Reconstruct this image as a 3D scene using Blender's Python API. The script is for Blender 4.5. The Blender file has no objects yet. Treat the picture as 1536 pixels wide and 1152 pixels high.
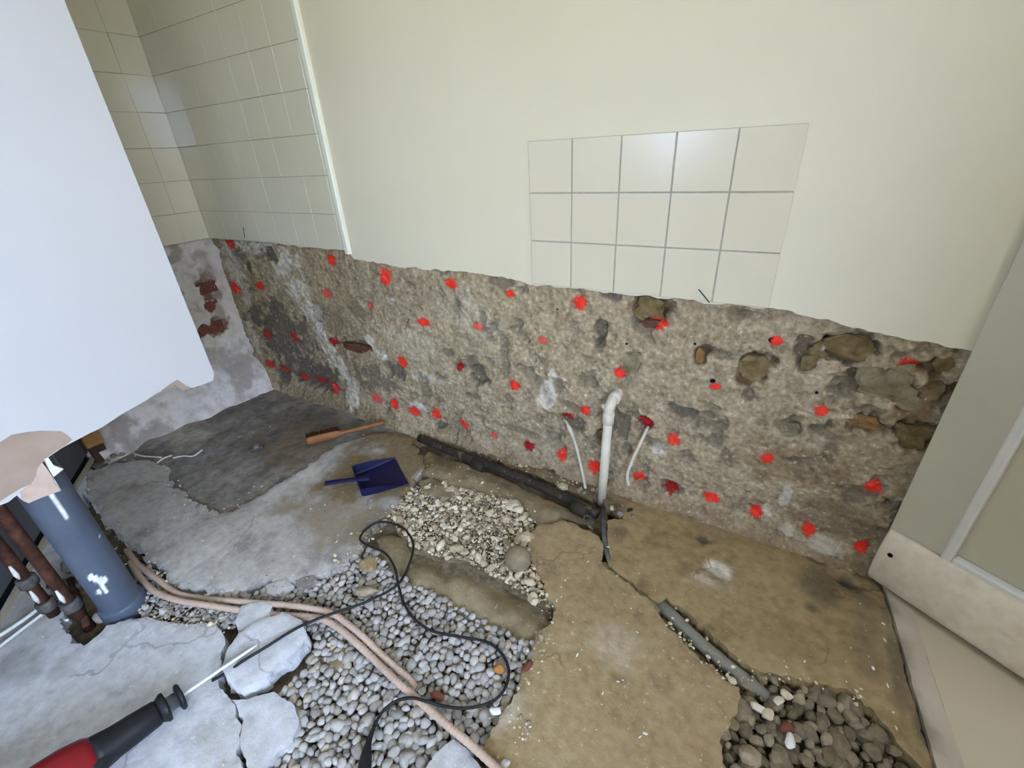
import bpy, bmesh, math, random
import numpy as np
from mathutils import Vector, Matrix, Euler
from mathutils.geometry import delaunay_2d_cdt

random.seed(7); np.random.seed(7)
SC = bpy.context.scene
COL = SC.collection

# ------------------------------------------------------------------ camera
H = 1.27                                   # camera height in metres
FPX = 672.9                                # focal length in pixels of a 1536 px wide frame
CR = np.array([[0.86204435, 0.50424544, -0.05114757],      # camera right
               [0.19540423, -0.42377007, -0.88444113],     # camera down
               [-0.46765022, 0.75243303, -0.46384028]])    # camera forward
cd = bpy.data.cameras.new('camera'); cam = bpy.data.objects.new('camera', cd); COL.objects.link(cam)
cd.sensor_fit = 'HORIZONTAL'; cd.sensor_width = 36.0; cd.lens = FPX / 1536 * 36.0
cd.clip_start = 0.02; cd.clip_end = 300
m = Matrix.Identity(4)
for i in range(3):
    m[i][0] = CR[0][i]; m[i][1] = -CR[1][i]; m[i][2] = -CR[2][i]
m[2][3] = H
cam.matrix_world = m
SC.camera = cam

# ------------------------------------------------------------------ world, daylight, exposure
SC.view_settings.view_transform = 'Standard'; SC.view_settings.look = 'None'
SC.view_settings.gamma = 1.0; SC.view_settings.use_curve_mapping = False
SC.view_settings.exposure = 0.0
SKY = 25.0
w = bpy.data.worlds.new('sky'); SC.world = w; w.use_nodes = True
bg = w.node_tree.nodes['Background']; bg.inputs[0].default_value = (0.54, 0.69, 1.0, 1); bg.inputs[1].default_value = SKY

WY = 1.418        # back wall, painted face
XL = -2.858       # left wall face
XB = -1.60        # plasterboard partition face
XR = 0.56         # right wall
YR = -2.1        # rear wall
ZC = 2.45         # ceiling

def portal(name, loc, rot, sx, sy):
    l = bpy.data.lights.new(name, 'AREA'); l.shape = 'RECTANGLE'; l.size = sx; l.size_y = sy
    l.cycles.is_portal = True
    o = bpy.data.objects.new(name, l); o.location = loc; o.rotation_euler = rot; COL.objects.link(o)
# windows: right wall beside the camera; rear window and porch rooflight added for light
WIN_R = (-1.65, 0.02, 0.50, 2.2)     # y0,y1,z0,z1 in the right wall
ADDED_WIN_B = (-1.40, -0.85, 1.10, 2.10)    # x0,x1,z0,z1 of a rear window added to brighten wall and door
ADDED_ROOF_P = (1.05, 1.90, 0.56, 0.98)     # x0,x1,y0,y1 rooflight added in the porch ceiling to brighten the floor
portal('daylight_right_window', (XR + .06, (WIN_R[0]+WIN_R[1])/2, (WIN_R[2]+WIN_R[3])/2), (0, math.pi/2, 0), WIN_R[3]-WIN_R[2], WIN_R[1]-WIN_R[0])
portal('added_rear_daylight', ((ADDED_WIN_B[0]+ADDED_WIN_B[1])/2, YR - .06, (ADDED_WIN_B[2]+ADDED_WIN_B[3])/2), (math.pi/2, 0, 0), ADDED_WIN_B[1]-ADDED_WIN_B[0], ADDED_WIN_B[3]-ADDED_WIN_B[2])

portal('added_porch_daylight', ((ADDED_ROOF_P[0]+ADDED_ROOF_P[1])/2, (ADDED_ROOF_P[2]+ADDED_ROOF_P[3])/2, ZC+.11), (0, 0, 0), ADDED_ROOF_P[1]-ADDED_ROOF_P[0], ADDED_ROOF_P[3]-ADDED_ROOF_P[2])
sl = bpy.data.lights.new('sun', 'SUN'); sl.energy = 60.0; sl.angle = .01; sl.color = (1.0, .92, .78)
sun = bpy.data.objects.new('sun', sl); COL.objects.link(sun)      # stands over the far side of the house, lights the garden
sun.rotation_euler = Vector((.62, -.22, -.75)).to_track_quat('-Z', 'Y').to_euler()
# ------------------------------------------------------------------ survey helpers: photo pixel -> point on a real plane
def ray(px, py):
    return CR.T @ np.array([(px-768)/FPX, (py-576)/FPX, 1.0])
def F(px, py, z=0.0):
    d = ray(px, py); t = (z-H)/d[2]; return (d[0]*t, d[1]*t, z)
def f2(px, py, z=0.0): return F(px, py, z)[:2]
def Wp(px, py, y=WY):
    d = ray(px, py); t = y/d[1]; return (d[0]*t, H+d[2]*t)          # X, Z on the back wall
def Lp(px, py, x=XL):
    d = ray(px, py); t = x/d[0]; return (d[1]*t, H+d[2]*t)          # Y, Z on a plane X = const

# ------------------------------------------------------------------ noise
def vn(x, y, s=0):
    xi = np.floor(x).astype(np.int64); yi = np.floor(y).astype(np.int64)
    fx = x-xi; fy = y-yi; fx = fx*fx*(3-2*fx); fy = fy*fy*(3-2*fy)
    def hsh(a, b):
        h = (a*374761393 + b*668265263 + s*974634777) & 0xffffffff
        h = ((h ^ (h >> 13))*1274126177) & 0xffffffff
        return ((h ^ (h >> 16)) & 0xffffff)/float(0xffffff)
    a = hsh(xi, yi); b = hsh(xi+1, yi); c = hsh(xi, yi+1); d = hsh(xi+1, yi+1)
    return (a*(1-fx)+b*fx)*(1-fy) + (c*(1-fx)+d*fx)*fy
def fbm(x, y, o=4, s=0):
    x = np.asarray(x, float); y = np.asarray(y, float)
    r = 0; a = .5; t = 0
    for i in range(o):
        r = r + a*vn(x*2**i, y*2**i, s+i*17); t += a; a *= .5
    return r/t
def sstep(e0, e1, x):
    t = np.clip((x-e0)/(e1-e0), 0, 1); return t*t*(3-2*t)

# ------------------------------------------------------------------ materials
def srgb(r, g, b):
    return tuple(((c/255)/12.92 if c/255 <= .04045 else ((c/255+.055)/1.055)**2.4) for c in (r, g, b))
MATS = {}
def mat(name, stops, scale=8.0, rough=.85, bump=.0, bscale=60., detail=6., masks=None, spec=.3, metal=0., scale2=None, bdist=.004, specks=(), crack=None):
    m = bpy.data.materials.new(name); m.use_nodes = True; nt = m.node_tree; N = nt.nodes; L = nt.links
    p = N['Principled BSDF']; p.inputs['Roughness'].default_value = rough
    p.inputs['Specular IOR Level'].default_value = spec; p.inputs['Metallic'].default_value = metal
    geo = N.new('ShaderNodeNewGeometry')
    if len(stops) == 1:
        c = N.new('ShaderNodeRGB'); c.outputs[0].default_value = (*stops[0], 1); out = c.outputs[0]
    else:
        no = N.new('ShaderNodeTexNoise'); no.inputs['Scale'].default_value = scale; no.inputs['Detail'].default_value = detail
        no.inputs['Roughness'].default_value = .62
        L.new(geo.outputs['Position'], no.inputs['Vector'])
        fac = no.outputs['Fac']
        if scale2:
            n2 = N.new('ShaderNodeTexNoise'); n2.inputs['Scale'].default_value = scale2; n2.inputs['Detail'].default_value = 4
            L.new(geo.outputs['Position'], n2.inputs['Vector'])
            mx = N.new('ShaderNodeMath'); mx.operation = 'MULTIPLY_ADD'; mx.inputs[1].default_value = .55; mx.inputs[2].default_value = 0
            L.new(n2.outputs['Fac'], mx.inputs[0])
            m2 = N.new('ShaderNodeMath'); m2.operation = 'MULTIPLY_ADD'; m2.inputs[1].default_value = .45
            L.new(fac, m2.inputs[0]); L.new(mx.outputs[0], m2.inputs[2]); fac = m2.outputs[0]
        cr = N.new('ShaderNodeValToRGB'); e = cr.color_ramp.elements
        n = len(stops); lo, hi = .33, .67
        e[0].position = lo; e[0].color = (*stops[0], 1); e[1].position = hi; e[1].color = (*stops[-1], 1)
        for i in range(1, n-1):
            k = e.new(lo+(hi-lo)*i/(n-1)); k.color = (*stops[i], 1)
        L.new(fac, cr.inputs['Fac']); out = cr.outputs['Color']
    if masks:
        at = N.new('ShaderNodeAttribute'); at.attribute_name = 'mask'
        sp = N.new('ShaderNodeSeparateColor'); L.new(at.outputs['Color'], sp.inputs[0])
        vn_ = N.new('ShaderNodeTexNoise'); vn_.inputs['Scale'].default_value = 45; vn_.inputs['Detail'].default_value = 5
        L.new(geo.outputs['Position'], vn_.inputs['Vector'])
        for i, c in enumerate(masks):
            if c is None: continue
            ma = N.new('ShaderNodeMath'); ma.operation = 'MULTIPLY_ADD'; ma.inputs[1].default_value = .9; ma.inputs[2].default_value = -.45
            L.new(vn_.outputs['Fac'], ma.inputs[0])
            ad = N.new('ShaderNodeMath'); ad.operation = 'MULTIPLY_ADD'; ad.use_clamp = True
            L.new(sp.outputs[i], ad.inputs[0]); ad.inputs[1].default_value = 1.35
            mu = N.new('ShaderNodeMath'); mu.operation = 'MULTIPLY'; L.new(ma.outputs[0], mu.inputs[0]); L.new(sp.outputs[i], mu.inputs[1])
            L.new(mu.outputs[0], ad.inputs[2])
            mix = N.new('ShaderNodeMix'); mix.data_type = 'RGBA'
            hs = N.new('ShaderNodeHueSaturation'); hs.inputs['Color'].default_value = (*c, 1)
            vm = N.new('ShaderNodeMath'); vm.operation = 'MULTIPLY_ADD'; vm.inputs[1].default_value = 1.1; vm.inputs[2].default_value = .45
            L.new(vn_.outputs['Fac'], vm.inputs[0]); L.new(vm.outputs[0], hs.inputs['Value'])
            L.new(ad.outputs[0], mix.inputs[0]); L.new(out, mix.inputs[6]); L.new(hs.outputs[0], mix.inputs[7]); out = mix.outputs[2]
    for (c, sc, t0, t1, amt) in specks:          # flecks, blotches and dust of a colour of their own
        n3 = N.new('ShaderNodeTexNoise'); n3.inputs['Scale'].default_value = sc; n3.inputs['Detail'].default_value = 5; n3.inputs['Roughness'].default_value = .6
        L.new(geo.outputs['Position'], n3.inputs['Vector'])
        r3 = N.new('ShaderNodeMapRange'); r3.inputs[1].default_value = t0; r3.inputs[2].default_value = t1; r3.inputs[4].default_value = amt; L.new(n3.outputs['Fac'], r3.inputs[0])
        x3 = N.new('ShaderNodeMix'); x3.data_type = 'RGBA'; x3.inputs[7].default_value = (*c, 1)
        L.new(r3.outputs[0], x3.inputs[0]); L.new(out, x3.inputs[6]); out = x3.outputs[2]
    if crack:                                    # hairline cracks
        cs, cc = crack
        nw = N.new('ShaderNodeTexNoise'); nw.inputs['Scale'].default_value = 7; nw.inputs['Detail'].default_value = 5; L.new(geo.outputs['Position'], nw.inputs['Vector'])
        va = N.new('ShaderNodeVectorMath'); va.operation = 'MULTIPLY_ADD'; va.inputs[1].default_value = (.2, .2, .2); L.new(nw.outputs['Color'], va.inputs[0]); L.new(geo.outputs['Position'], va.inputs[2])
        vo = N.new('ShaderNodeTexVoronoi'); vo.feature = 'DISTANCE_TO_EDGE'; vo.inputs['Scale'].default_value = cs; L.new(va.outputs[0], vo.inputs['Vector'])
        r4 = N.new('ShaderNodeMapRange'); r4.inputs[1].default_value = .002; r4.inputs[2].default_value = .009; r4.inputs[3].default_value = .45; r4.inputs[4].default_value = 0.; L.new(vo.outputs['Distance'], r4.inputs[0])
        n5 = N.new('ShaderNodeTexNoise'); n5.inputs['Scale'].default_value = 3.2; L.new(geo.outputs['Position'], n5.inputs['Vector'])
        r5 = N.new('ShaderNodeMapRange'); r5.inputs[1].default_value = .50; r5.inputs[2].default_value = .56; L.new(n5.outputs['Fac'], r5.inputs[0])
        m5 = N.new('ShaderNodeMath'); m5.operation = 'MULTIPLY'; L.new(r4.outputs[0], m5.inputs[0]); L.new(r5.outputs[0], m5.inputs[1])
        x5 = N.new('ShaderNodeMix'); x5.data_type = 'RGBA'; x5.inputs[7].default_value = (*cc, 1); L.new(m5.outputs[0], x5.inputs[0]); L.new(out, x5.inputs[6]); out = x5.outputs[2]
    L.new(out, p.inputs['Base Color'])
    if bump:
        b = N.new('ShaderNodeTexNoise'); b.inputs['Scale'].default_value = bscale; b.inputs['Detail'].default_value = 7
        b.inputs['Roughness'].default_value = .65
        L.new(geo.outputs['Position'], b.inputs['Vector'])
        bp = N.new('ShaderNodeBump'); bp.inputs['Strength'].default_value = bump; bp.inputs['Distance'].default_value = bdist
        L.new(b.outputs['Fac'], bp.inputs['Height']); L.new(bp.outputs[0], p.inputs['Normal'])
    MATS[name] = m
    return m

S = srgb
mat('paint', [S(217, 210, 187), S(222, 215, 193)], 1.2, .6, .05, 30)
mat('paint_room', [S(204, 186, 146), S(209, 191, 152)], 1.2, .7)
mat('ceiling_white', [S(232, 231, 224)], rough=.8)
mat('board_white', [S(192, 193, 199), S(197, 198, 204)], 1.5, .55, .03, 12)
mat('board_paper', [S(156, 138, 126), S(170, 152, 140)], 9, .9, .1, 60)
mat('board_paper_pink', [S(186, 162, 150), S(206, 186, 176)], 25, .9, .2, 80)
mat('gypsum', [S(226, 224, 218)], rough=.9)
mat('tile_patch', [S(212, 204, 182), S(216, 208, 188)], 3, .22, 0, spec=.5)
mat('tile_alcove', [S(228, 224, 205), S(233, 229, 212)], 3, .09, 0, spec=.5)
mat('grout', [S(158, 156, 146), S(176, 174, 164)], 60, .95)
mat('grout_alcove', [S(172, 168, 150), S(188, 184, 166)], 60, .95)
mat('trim_white', [S(236, 236, 224)], rough=.45)
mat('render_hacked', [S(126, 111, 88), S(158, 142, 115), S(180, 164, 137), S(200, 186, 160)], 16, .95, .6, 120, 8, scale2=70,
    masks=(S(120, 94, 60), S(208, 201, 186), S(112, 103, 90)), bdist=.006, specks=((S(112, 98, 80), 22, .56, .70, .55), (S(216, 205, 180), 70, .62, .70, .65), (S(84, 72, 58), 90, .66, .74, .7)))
mat('whitewash', [S(196, 190, 184), S(220, 216, 212), S(232, 229, 226)], 14, .9, .4, 90, 8,
    masks=(S(120, 72, 64), S(235, 234, 232), S(150, 140, 135)), bdist=.005, specks=((S(150, 144, 140), 12, .55, .70, .6), (S(236, 235, 234), 40, .6, .7, .5)))
mat('brick', [S(108, 66, 58), S(134, 86, 76)], 40, .95, .6, 120)
mat('stone_olive', [S(96, 80, 50), S(122, 104, 70), S(140, 124, 90)], 22, .9, .6, 90, 8)
mat('stone_grey', [S(116, 104, 80), S(138, 126, 100), S(154, 143, 118)], 22, .9, .6, 90, 8)
mat('stone_orange', [S(124, 92, 52), S(158, 124, 80)], 30, .9, .5, 90)
mat('stone_red', [S(92, 60, 46), S(120, 82, 62)], 30, .9, .5, 90)
def spray(name, stops):
    m = mat(name, stops, 60, .75, .3, 150); nt = m.node_tree; N = nt.nodes; L = nt.links
    at = N.new('ShaderNodeAttribute'); at.attribute_name = 'mask'; sp = N.new('ShaderNodeSeparateColor'); L.new(at.outputs['Color'], sp.inputs[0])
    ge = N.new('ShaderNodeNewGeometry'); no = N.new('ShaderNodeTexNoise'); no.inputs['Scale'].default_value = 260; no.inputs['Detail'].default_value = 3; L.new(ge.outputs['Position'], no.inputs['Vector'])
    a = N.new('ShaderNodeMath'); a.operation = 'MULTIPLY_ADD'; a.inputs[1].default_value = 1.5; a.inputs[2].default_value = -.75; L.new(no.outputs['Fac'], a.inputs[0])
    b = N.new('ShaderNodeMath'); b.operation = 'ADD'; L.new(a.outputs[0], b.inputs[0]); L.new(sp.outputs[0], b.inputs[1])
    r = N.new('ShaderNodeMapRange'); r.inputs[1].default_value = .34; r.inputs[2].default_value = .62; L.new(b.outputs[0], r.inputs[0])
    t = N.new('ShaderNodeBsdfTransparent'); mx = N.new('ShaderNodeMixShader'); L.new(r.outputs[0], mx.inputs[0]); L.new(t.outputs[0], mx.inputs[1]); L.new(N['Principled BSDF'].outputs[0], mx.inputs[2])
    L.new(mx.outputs[0], N['Material Output'].inputs[0])
spray('spray_red', [S(232, 48, 32), S(252, 66, 48)]); spray('spray_faded', [S(214, 84, 72), S(230, 104, 92)]); spray('spray_dull', [S(176, 50, 42), S(200, 62, 52)]); spray('spray_dark', [S(128, 20, 22), S(180, 34, 30)])
mat('shade_black', [S(14, 13, 12)], rough=1)  # flat black that paints the shade inside holes and the board gap
FMASK = (S(214, 208, 190), S(84, 76, 64), S(132, 114, 84))
mat('concrete_tan', [S(138, 116, 82), S(158, 136, 100), S(168, 147, 112), S(178, 159, 126)], 5, .9, .75, 85, 9, masks=FMASK, scale2=38, specks=((S(112, 96, 74), 9, .56, .72, .55), (S(206, 194, 172), 55, .62, .70, .6), (S(70, 58, 44), 150, .70, .76, .7)), crack=(2.2, S(84, 70, 52)))
mat('concrete_brown', [S(132, 112, 76), S(156, 135, 96), S(170, 150, 112)], 4.5, .9, .75, 85, 9, masks=FMASK, scale2=34, specks=((S(96, 78, 52), 8, .54, .70, .6), (S(186, 170, 138), 60, .64, .72, .55), (S(62, 50, 36), 130, .69, .75, .7)), crack=(2.0, S(70, 56, 38)))
mat('concrete_grey', [S(160, 156, 150), S(180, 176, 170), S(194, 190, 184), S(206, 203, 198)], 5, .9, .75, 85, 9, masks=FMASK, scale2=38, specks=((S(122, 117, 110), 7, .53, .70, .65), (S(150, 136, 112), 3, .55, .72, .5), (S(222, 220, 216), 60, .63, .71, .6), (S(86, 82, 78), 120, .68, .75, .7)), crack=(2.0, S(96, 92, 88)))
mat('concrete_pale', [S(174, 174, 176), S(196, 196, 198), S(208, 208, 210), S(220, 220, 222)], 4, .85, .75, 85, 9, masks=FMASK, scale2=34, specks=((S(150, 148, 146), 6, .52, .70, .65), (S(178, 166, 144), 2.6, .54, .72, .5), (S(236, 236, 236), 50, .63, .71, .6), (S(104, 102, 100), 110, .68, .75, .6)), crack=(1.6, S(110, 108, 106)))
mat('screed_dark', [S(108, 103, 97), S(132, 126, 119), S(150, 144, 136), S(168, 162, 154)], 6, .9, .6, 50, 9, masks=FMASK, scale2=30, bdist=.006, specks=((S(88, 84, 78), 9, .52, .68, .6), (S(176, 172, 164), 40, .64, .72, .6), (S(56, 52, 48), 60, .66, .74, .6)))
mat('earth', [S(92, 78, 56), S(122, 106, 80), S(146, 130, 104)], 14, .95, .8, 70, 9, masks=FMASK, bdist=.008, specks=((S(178, 164, 134), 60, .60, .70, .7),))
mat('earth_pale', [S(118, 104, 78), S(142, 127, 98), S(158, 144, 116)], 10, .95, .6, 70, 9, masks=FMASK, bdist=.006, specks=((S(104, 88, 62), 12, .52, .70, .6), (S(192, 178, 148), 60, .62, .70, .6)))
mat('subsoil', [S(82, 72, 56), S(112, 100, 80), S(134, 122, 100)], 30, 1, .8, 60, 8)
mat('beyond_lino', [S(188, 177, 150), S(194, 183, 157)], 3, .5)
mat('threshold_wood', [S(176, 164, 146), S(192, 180, 162)], 6, .7, .1, 30, masks=(None, S(90, 82, 70), None))
PEB = []
for i, (a, b) in enumerate([((150, 145, 138), (172, 167, 160)), ((160, 155, 148), (182, 177, 170)), ((172, 167, 160), (198, 193, 186)), ((136, 129, 121), (158, 151, 142)), ((162, 150, 134), (182, 170, 154))]):
    PEB.append(mat('pebble_%d' % i, [S(*a), S(*b)], 45, .75, .15, 120))
mat('pebble_orange', [S(170, 112, 52), S(196, 140, 80)], 60, .8)
mat('pebble_rust', [S(104, 58, 42), S(128, 76, 58)], 60, .85)
STN = []
for i, (a, b) in enumerate([((112, 99, 78), (138, 124, 100)), ((128, 114, 92), (154, 139, 114)), ((96, 84, 64), (118, 105, 82)), ((142, 128, 104), (170, 156, 130))]):
    STN.append(mat('stone_bit_%d' % i, [S(*a), S(*b)], 40, .85, .4, 100))
RUB = []
for i, (a, b) in enumerate([((190, 174, 144), (212, 197, 170)), ((206, 193, 168), (226, 215, 194)), ((164, 147, 118), (186, 169, 142)), ((134, 121, 100), (160, 147, 126))]):
    RUB.append(mat('crumb_%d' % i, [S(*a), S(*b)], 60, .95, .3, 140))
mat('plaster_white', [S(222, 220, 212), S(236, 235, 230)], 50, .95, .2, 140)
mat('soil_pipe', [S(76, 86, 102), S(87, 97, 113)], 5, .38, .03, 40, masks=(S(224, 226, 228), None, None))
mat('pvc_white', [S(206, 198, 180), S(222, 215, 198)], 12, .5, .15, 80)
mat('pvc_grey', [S(120, 116, 102), S(136, 132, 118)], 20, .6, .1, 60)
mat('pipe_black', [S(38, 33, 27), S(60, 53, 44)], 14, .7, .3, 90, specks=((S(120, 106, 84), 26, .58, .68, .7),))
mat('rust', [S(48, 30, 23), S(74, 45, 33), S(94, 62, 46)], 25, .85, .5, 90)
mat('dirty_metal', [S(60, 60, 62), S(110, 108, 104)], 40, .6, .4, 120)
mat('conduit', [S(186, 160, 142), S(204, 180, 162)], 10, .6, .1, 60)
mat('cable_black', [S(34, 33, 34)], rough=.55)
mat('cable_white', [S(220, 220, 214)], rough=.5)
mat('dustpan_blue', [S(3, 6, 54), S(5, 9, 64)], 6, .55, 0, spec=.5)
mat('dust_film', [S(70, 74, 120), S(100, 104, 140)], 40, .8)
mat('wood_brush', [S(130, 86, 50), S(154, 106, 66)], 14, .6, .1, 60)
mat('bristle', [S(58, 30, 20), S(78, 44, 30)], 60, .9)
mat('steel', [S(170, 172, 176)], rough=.35, metal=.8)
mat('steel_pale', [S(226, 226, 222)], rough=.4)
mat('drill_black', [S(22, 23, 26), S(30, 31, 34)], 10, .5, .1, 60)
mat('drill_red', [S(120, 22, 28), S(134, 28, 32)], 10, .4)
mat('door_paint', [S(220, 217, 208), S(230, 227, 219)], 7, .5, .08, 40)
mat('door_stile_paint', [S(200, 193, 172), S(207, 200, 180)], 3, .5, .08, 40)
mat('door_weather', [S(220, 204, 180), S(234, 220, 198), S(243, 231, 212)], 9, .6, .15, 50, scale2=40)
mat('door_panel', [S(200, 192, 166), S(206, 198, 173)], 2, .4)
mat('grey_board', [S(88, 90, 96), S(98, 100, 106)], 6, .6, .1, 30)
mat('stud_wood', [S(150, 108, 62), S(180, 138, 88)], 18, .8, .2, 50)
mat('dark_wood', [S(66, 46, 34), S(88, 62, 46)], 18, .85, .2, 50)
mat('hedge', [S(152, 142, 92), S(186, 176, 124)], 6, .95, .6, 30)
mat('grass', [S(96, 94, 58), S(124, 120, 80)], 3, .95)

# ------------------------------------------------------------------ mesh helpers
def tag(o, label=None, cat=None, group=None, kind=None):
    if label: o['label'] = label
    if cat: o['category'] = cat
    if group: o['group'] = group
    if kind: o['kind'] = kind
    return o
def link(name, me, parent=None, loc=None):
    o = bpy.data.objects.new(name, me); COL.objects.link(o)
    if loc is not None: o.location = loc
    if parent is not None:
        o.parent = parent
        if loc is None: o.location = -parent_world(parent)
    return o
def parent_world(p):
    v = Vector((0, 0, 0))
    while p is not None: v += p.location; p = p.parent
    return v
def mesh(name, verts, faces, material, parent=None, smooth=False, mask=None):
    me = bpy.data.meshes.new(name); me.from_pydata([tuple(map(float, v)) for v in verts], [], faces); me.update()
    mm = MATS[material] if isinstance(material, str) else material
    me.materials.append(mm)
    if smooth: me.polygons.foreach_set('use_smooth', [True]*len(me.polygons))
    if mask is not None:
        a = me.attributes.new('mask', 'FLOAT_COLOR', 'POINT')
        k = np.ones((len(verts), 4), np.float32); k[:, :3] = mask; a.data.foreach_set('color', k.ravel())
    return link(name, me, parent)
def empty(name, loc, label=None, cat=None, group=None, kind=None):
    o = bpy.data.objects.new(name, None); o.location = loc; o.empty_display_size = .05; COL.objects.link(o)
    return tag(o, label, cat, group, kind)
def boxdata(x0, x1, y0, y1, z0, z1):
    v = [(x0, y0, z0), (x1, y0, z0), (x1, y1, z0), (x0, y1, z0), (x0, y0, z1), (x1, y0, z1), (x1, y1, z1), (x0, y1, z1)]
    f = [(0, 3, 2, 1), (4, 5, 6, 7), (0, 1, 5, 4), (1, 2, 6, 5), (2, 3, 7, 6), (3, 0, 4, 7)]
    return v, f
def box(name, x0, x1, y0, y1, z0, z1, material, parent=None, bevel=0):
    v, f = boxdata(x0, x1, y0, y1, z0, z1)
    o = mesh(name, v, f, material, parent)
    if bevel: bev(o, bevel)
    return o
def bev(o, wdt, seg=2):
    bm = bmesh.new(); bm.from_mesh(o.data)
    bmesh.ops.bevel(bm, geom=bm.edges[:], offset=wdt, segments=seg, affect='EDGES', profile=.5)
    bm.to_mesh(o.data); bm.free()
def catmull(pts, n=8):
    P = [np.array(p, float) for p in pts]; P = [2*P[0]-P[1]] + P + [2*P[-1]-P[-2]]; out = []
    for i in range(1, len(P)-2):
        for k in range(n):
            t = k/n; a, b, c, d = P[i-1:i+3]
            out.append(.5*((2*b)+(-a+c)*t+(2*a-5*b+4*c-d)*t*t+(-a+3*b-3*c+d)*t**3))
    out.append(P[-2]); return out
def tubedata(pts, r, seg=10, cap=True):
    P = [np.array(p, float) for p in pts]; n = len(P); R = r if hasattr(r, '__len__') else [r]*n
    V = []; Fc = []; up = None
    for i in range(n):
        t = P[min(i+1, n-1)]-P[max(i-1, 0)]; t = t/(np.linalg.norm(t)+1e-12)
        if up is None:
            up = np.array([0, 0, 1.]) if abs(t[2]) < .9 else np.array([1., 0, 0])
        a = np.cross(t, up); a /= np.linalg.norm(a)+1e-12; b = np.cross(a, t); up = b
        for k in range(seg):
            th = 2*math.pi*k/seg; V.append(P[i]+R[i]*(math.cos(th)*a+math.sin(th)*b))
    for i in range(n-1):
        for k in range(seg):
            k2 = (k+1) % seg; Fc.append((i*seg+k, (i+1)*seg+k, (i+1)*seg+k2, i*seg+k2))
    if cap:
        Fc.append(tuple(range(seg))); Fc.append(tuple(range(n*seg-1, (n-1)*seg-1, -1)))
    return V, Fc
def tube(name, pts, r, material, parent=None, seg=10, mask=None, smooth=True):
    V, Fc = tubedata(pts, r, seg)
    return mesh(name, V, Fc, material, parent, smooth, mask)
def join(parts):
    V = []; Fc = []
    for v, f in parts:
        o = len(V); V += list(v); Fc += [tuple(i+o for i in q) for q in f]
    return V, Fc
def inpoly(P, poly):
    P = np.asarray(P); x, y = P[:, 0], P[:, 1]; r = np.zeros(len(P), bool); n = len(poly)
    for i in range(n):
        x1, y1 = poly[i]; x2, y2 = poly[(i+1) % n]
        if y1 == y2: continue
        c = ((y1 > y) != (y2 > y)) & (x < (x2-x1)*(y-y1)/(y2-y1)+x1); r ^= c
    return r
def edgedist(P, poly):
    P = np.asarray(P); d = np.full(len(P), 1e9); n = len(poly)
    for i in range(n):
        a = np.array(poly[i]); b = np.array(poly[(i+1) % n]); ab = b-a; L2 = ab@ab+1e-12
        t = np.clip(((P-a)@ab)/L2, 0, 1); q = a+t[:, None]*ab; d = np.minimum(d, np.hypot(*(P-q).T))
    return d
def rough_outline(poly, step, jit, seed):
    rng = random.Random(seed); out = []; n = len(poly)
    for i in range(n):
        a = np.array(poly[i]); b = np.array(poly[(i+1) % n]); L = np.linalg.norm(b-a); k = max(1, int(L/step))
        nrm = np.array([-(b-a)[1], (b-a)[0]])/(L+1e-9)
        for j in range(k):
            p = a+(b-a)*j/k
            q = (float(fbm(np.array([p[0]*22.]), np.array([p[1]*22.]), 4, seed)[0])-.5)*2
            out.append(tuple(p+nrm*jit*(q*1.6+rng.uniform(-.35, .35))))
    return out
DENTS = []         # (x, y, r, depth)
STAINS_SHADE = []        # (x, y, rx, ry, channel, strength) floor stains, and shade painted into dents
def stain_shade_mask(x, y):
    m = np.zeros((len(x), 3)); wob = (fbm(x*14, y*14, 4, 5)-.5)
    for (sx, sy, rx, ry, ch, st) in STAINS_SHADE:
        d = np.sqrt(((x-sx)/rx)**2+((y-sy)/ry)**2)+wob*1.5
        m[:, ch] = np.maximum(m[:, ch], st*(1-sstep(.45, 1.1, d)))
    return m
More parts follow.
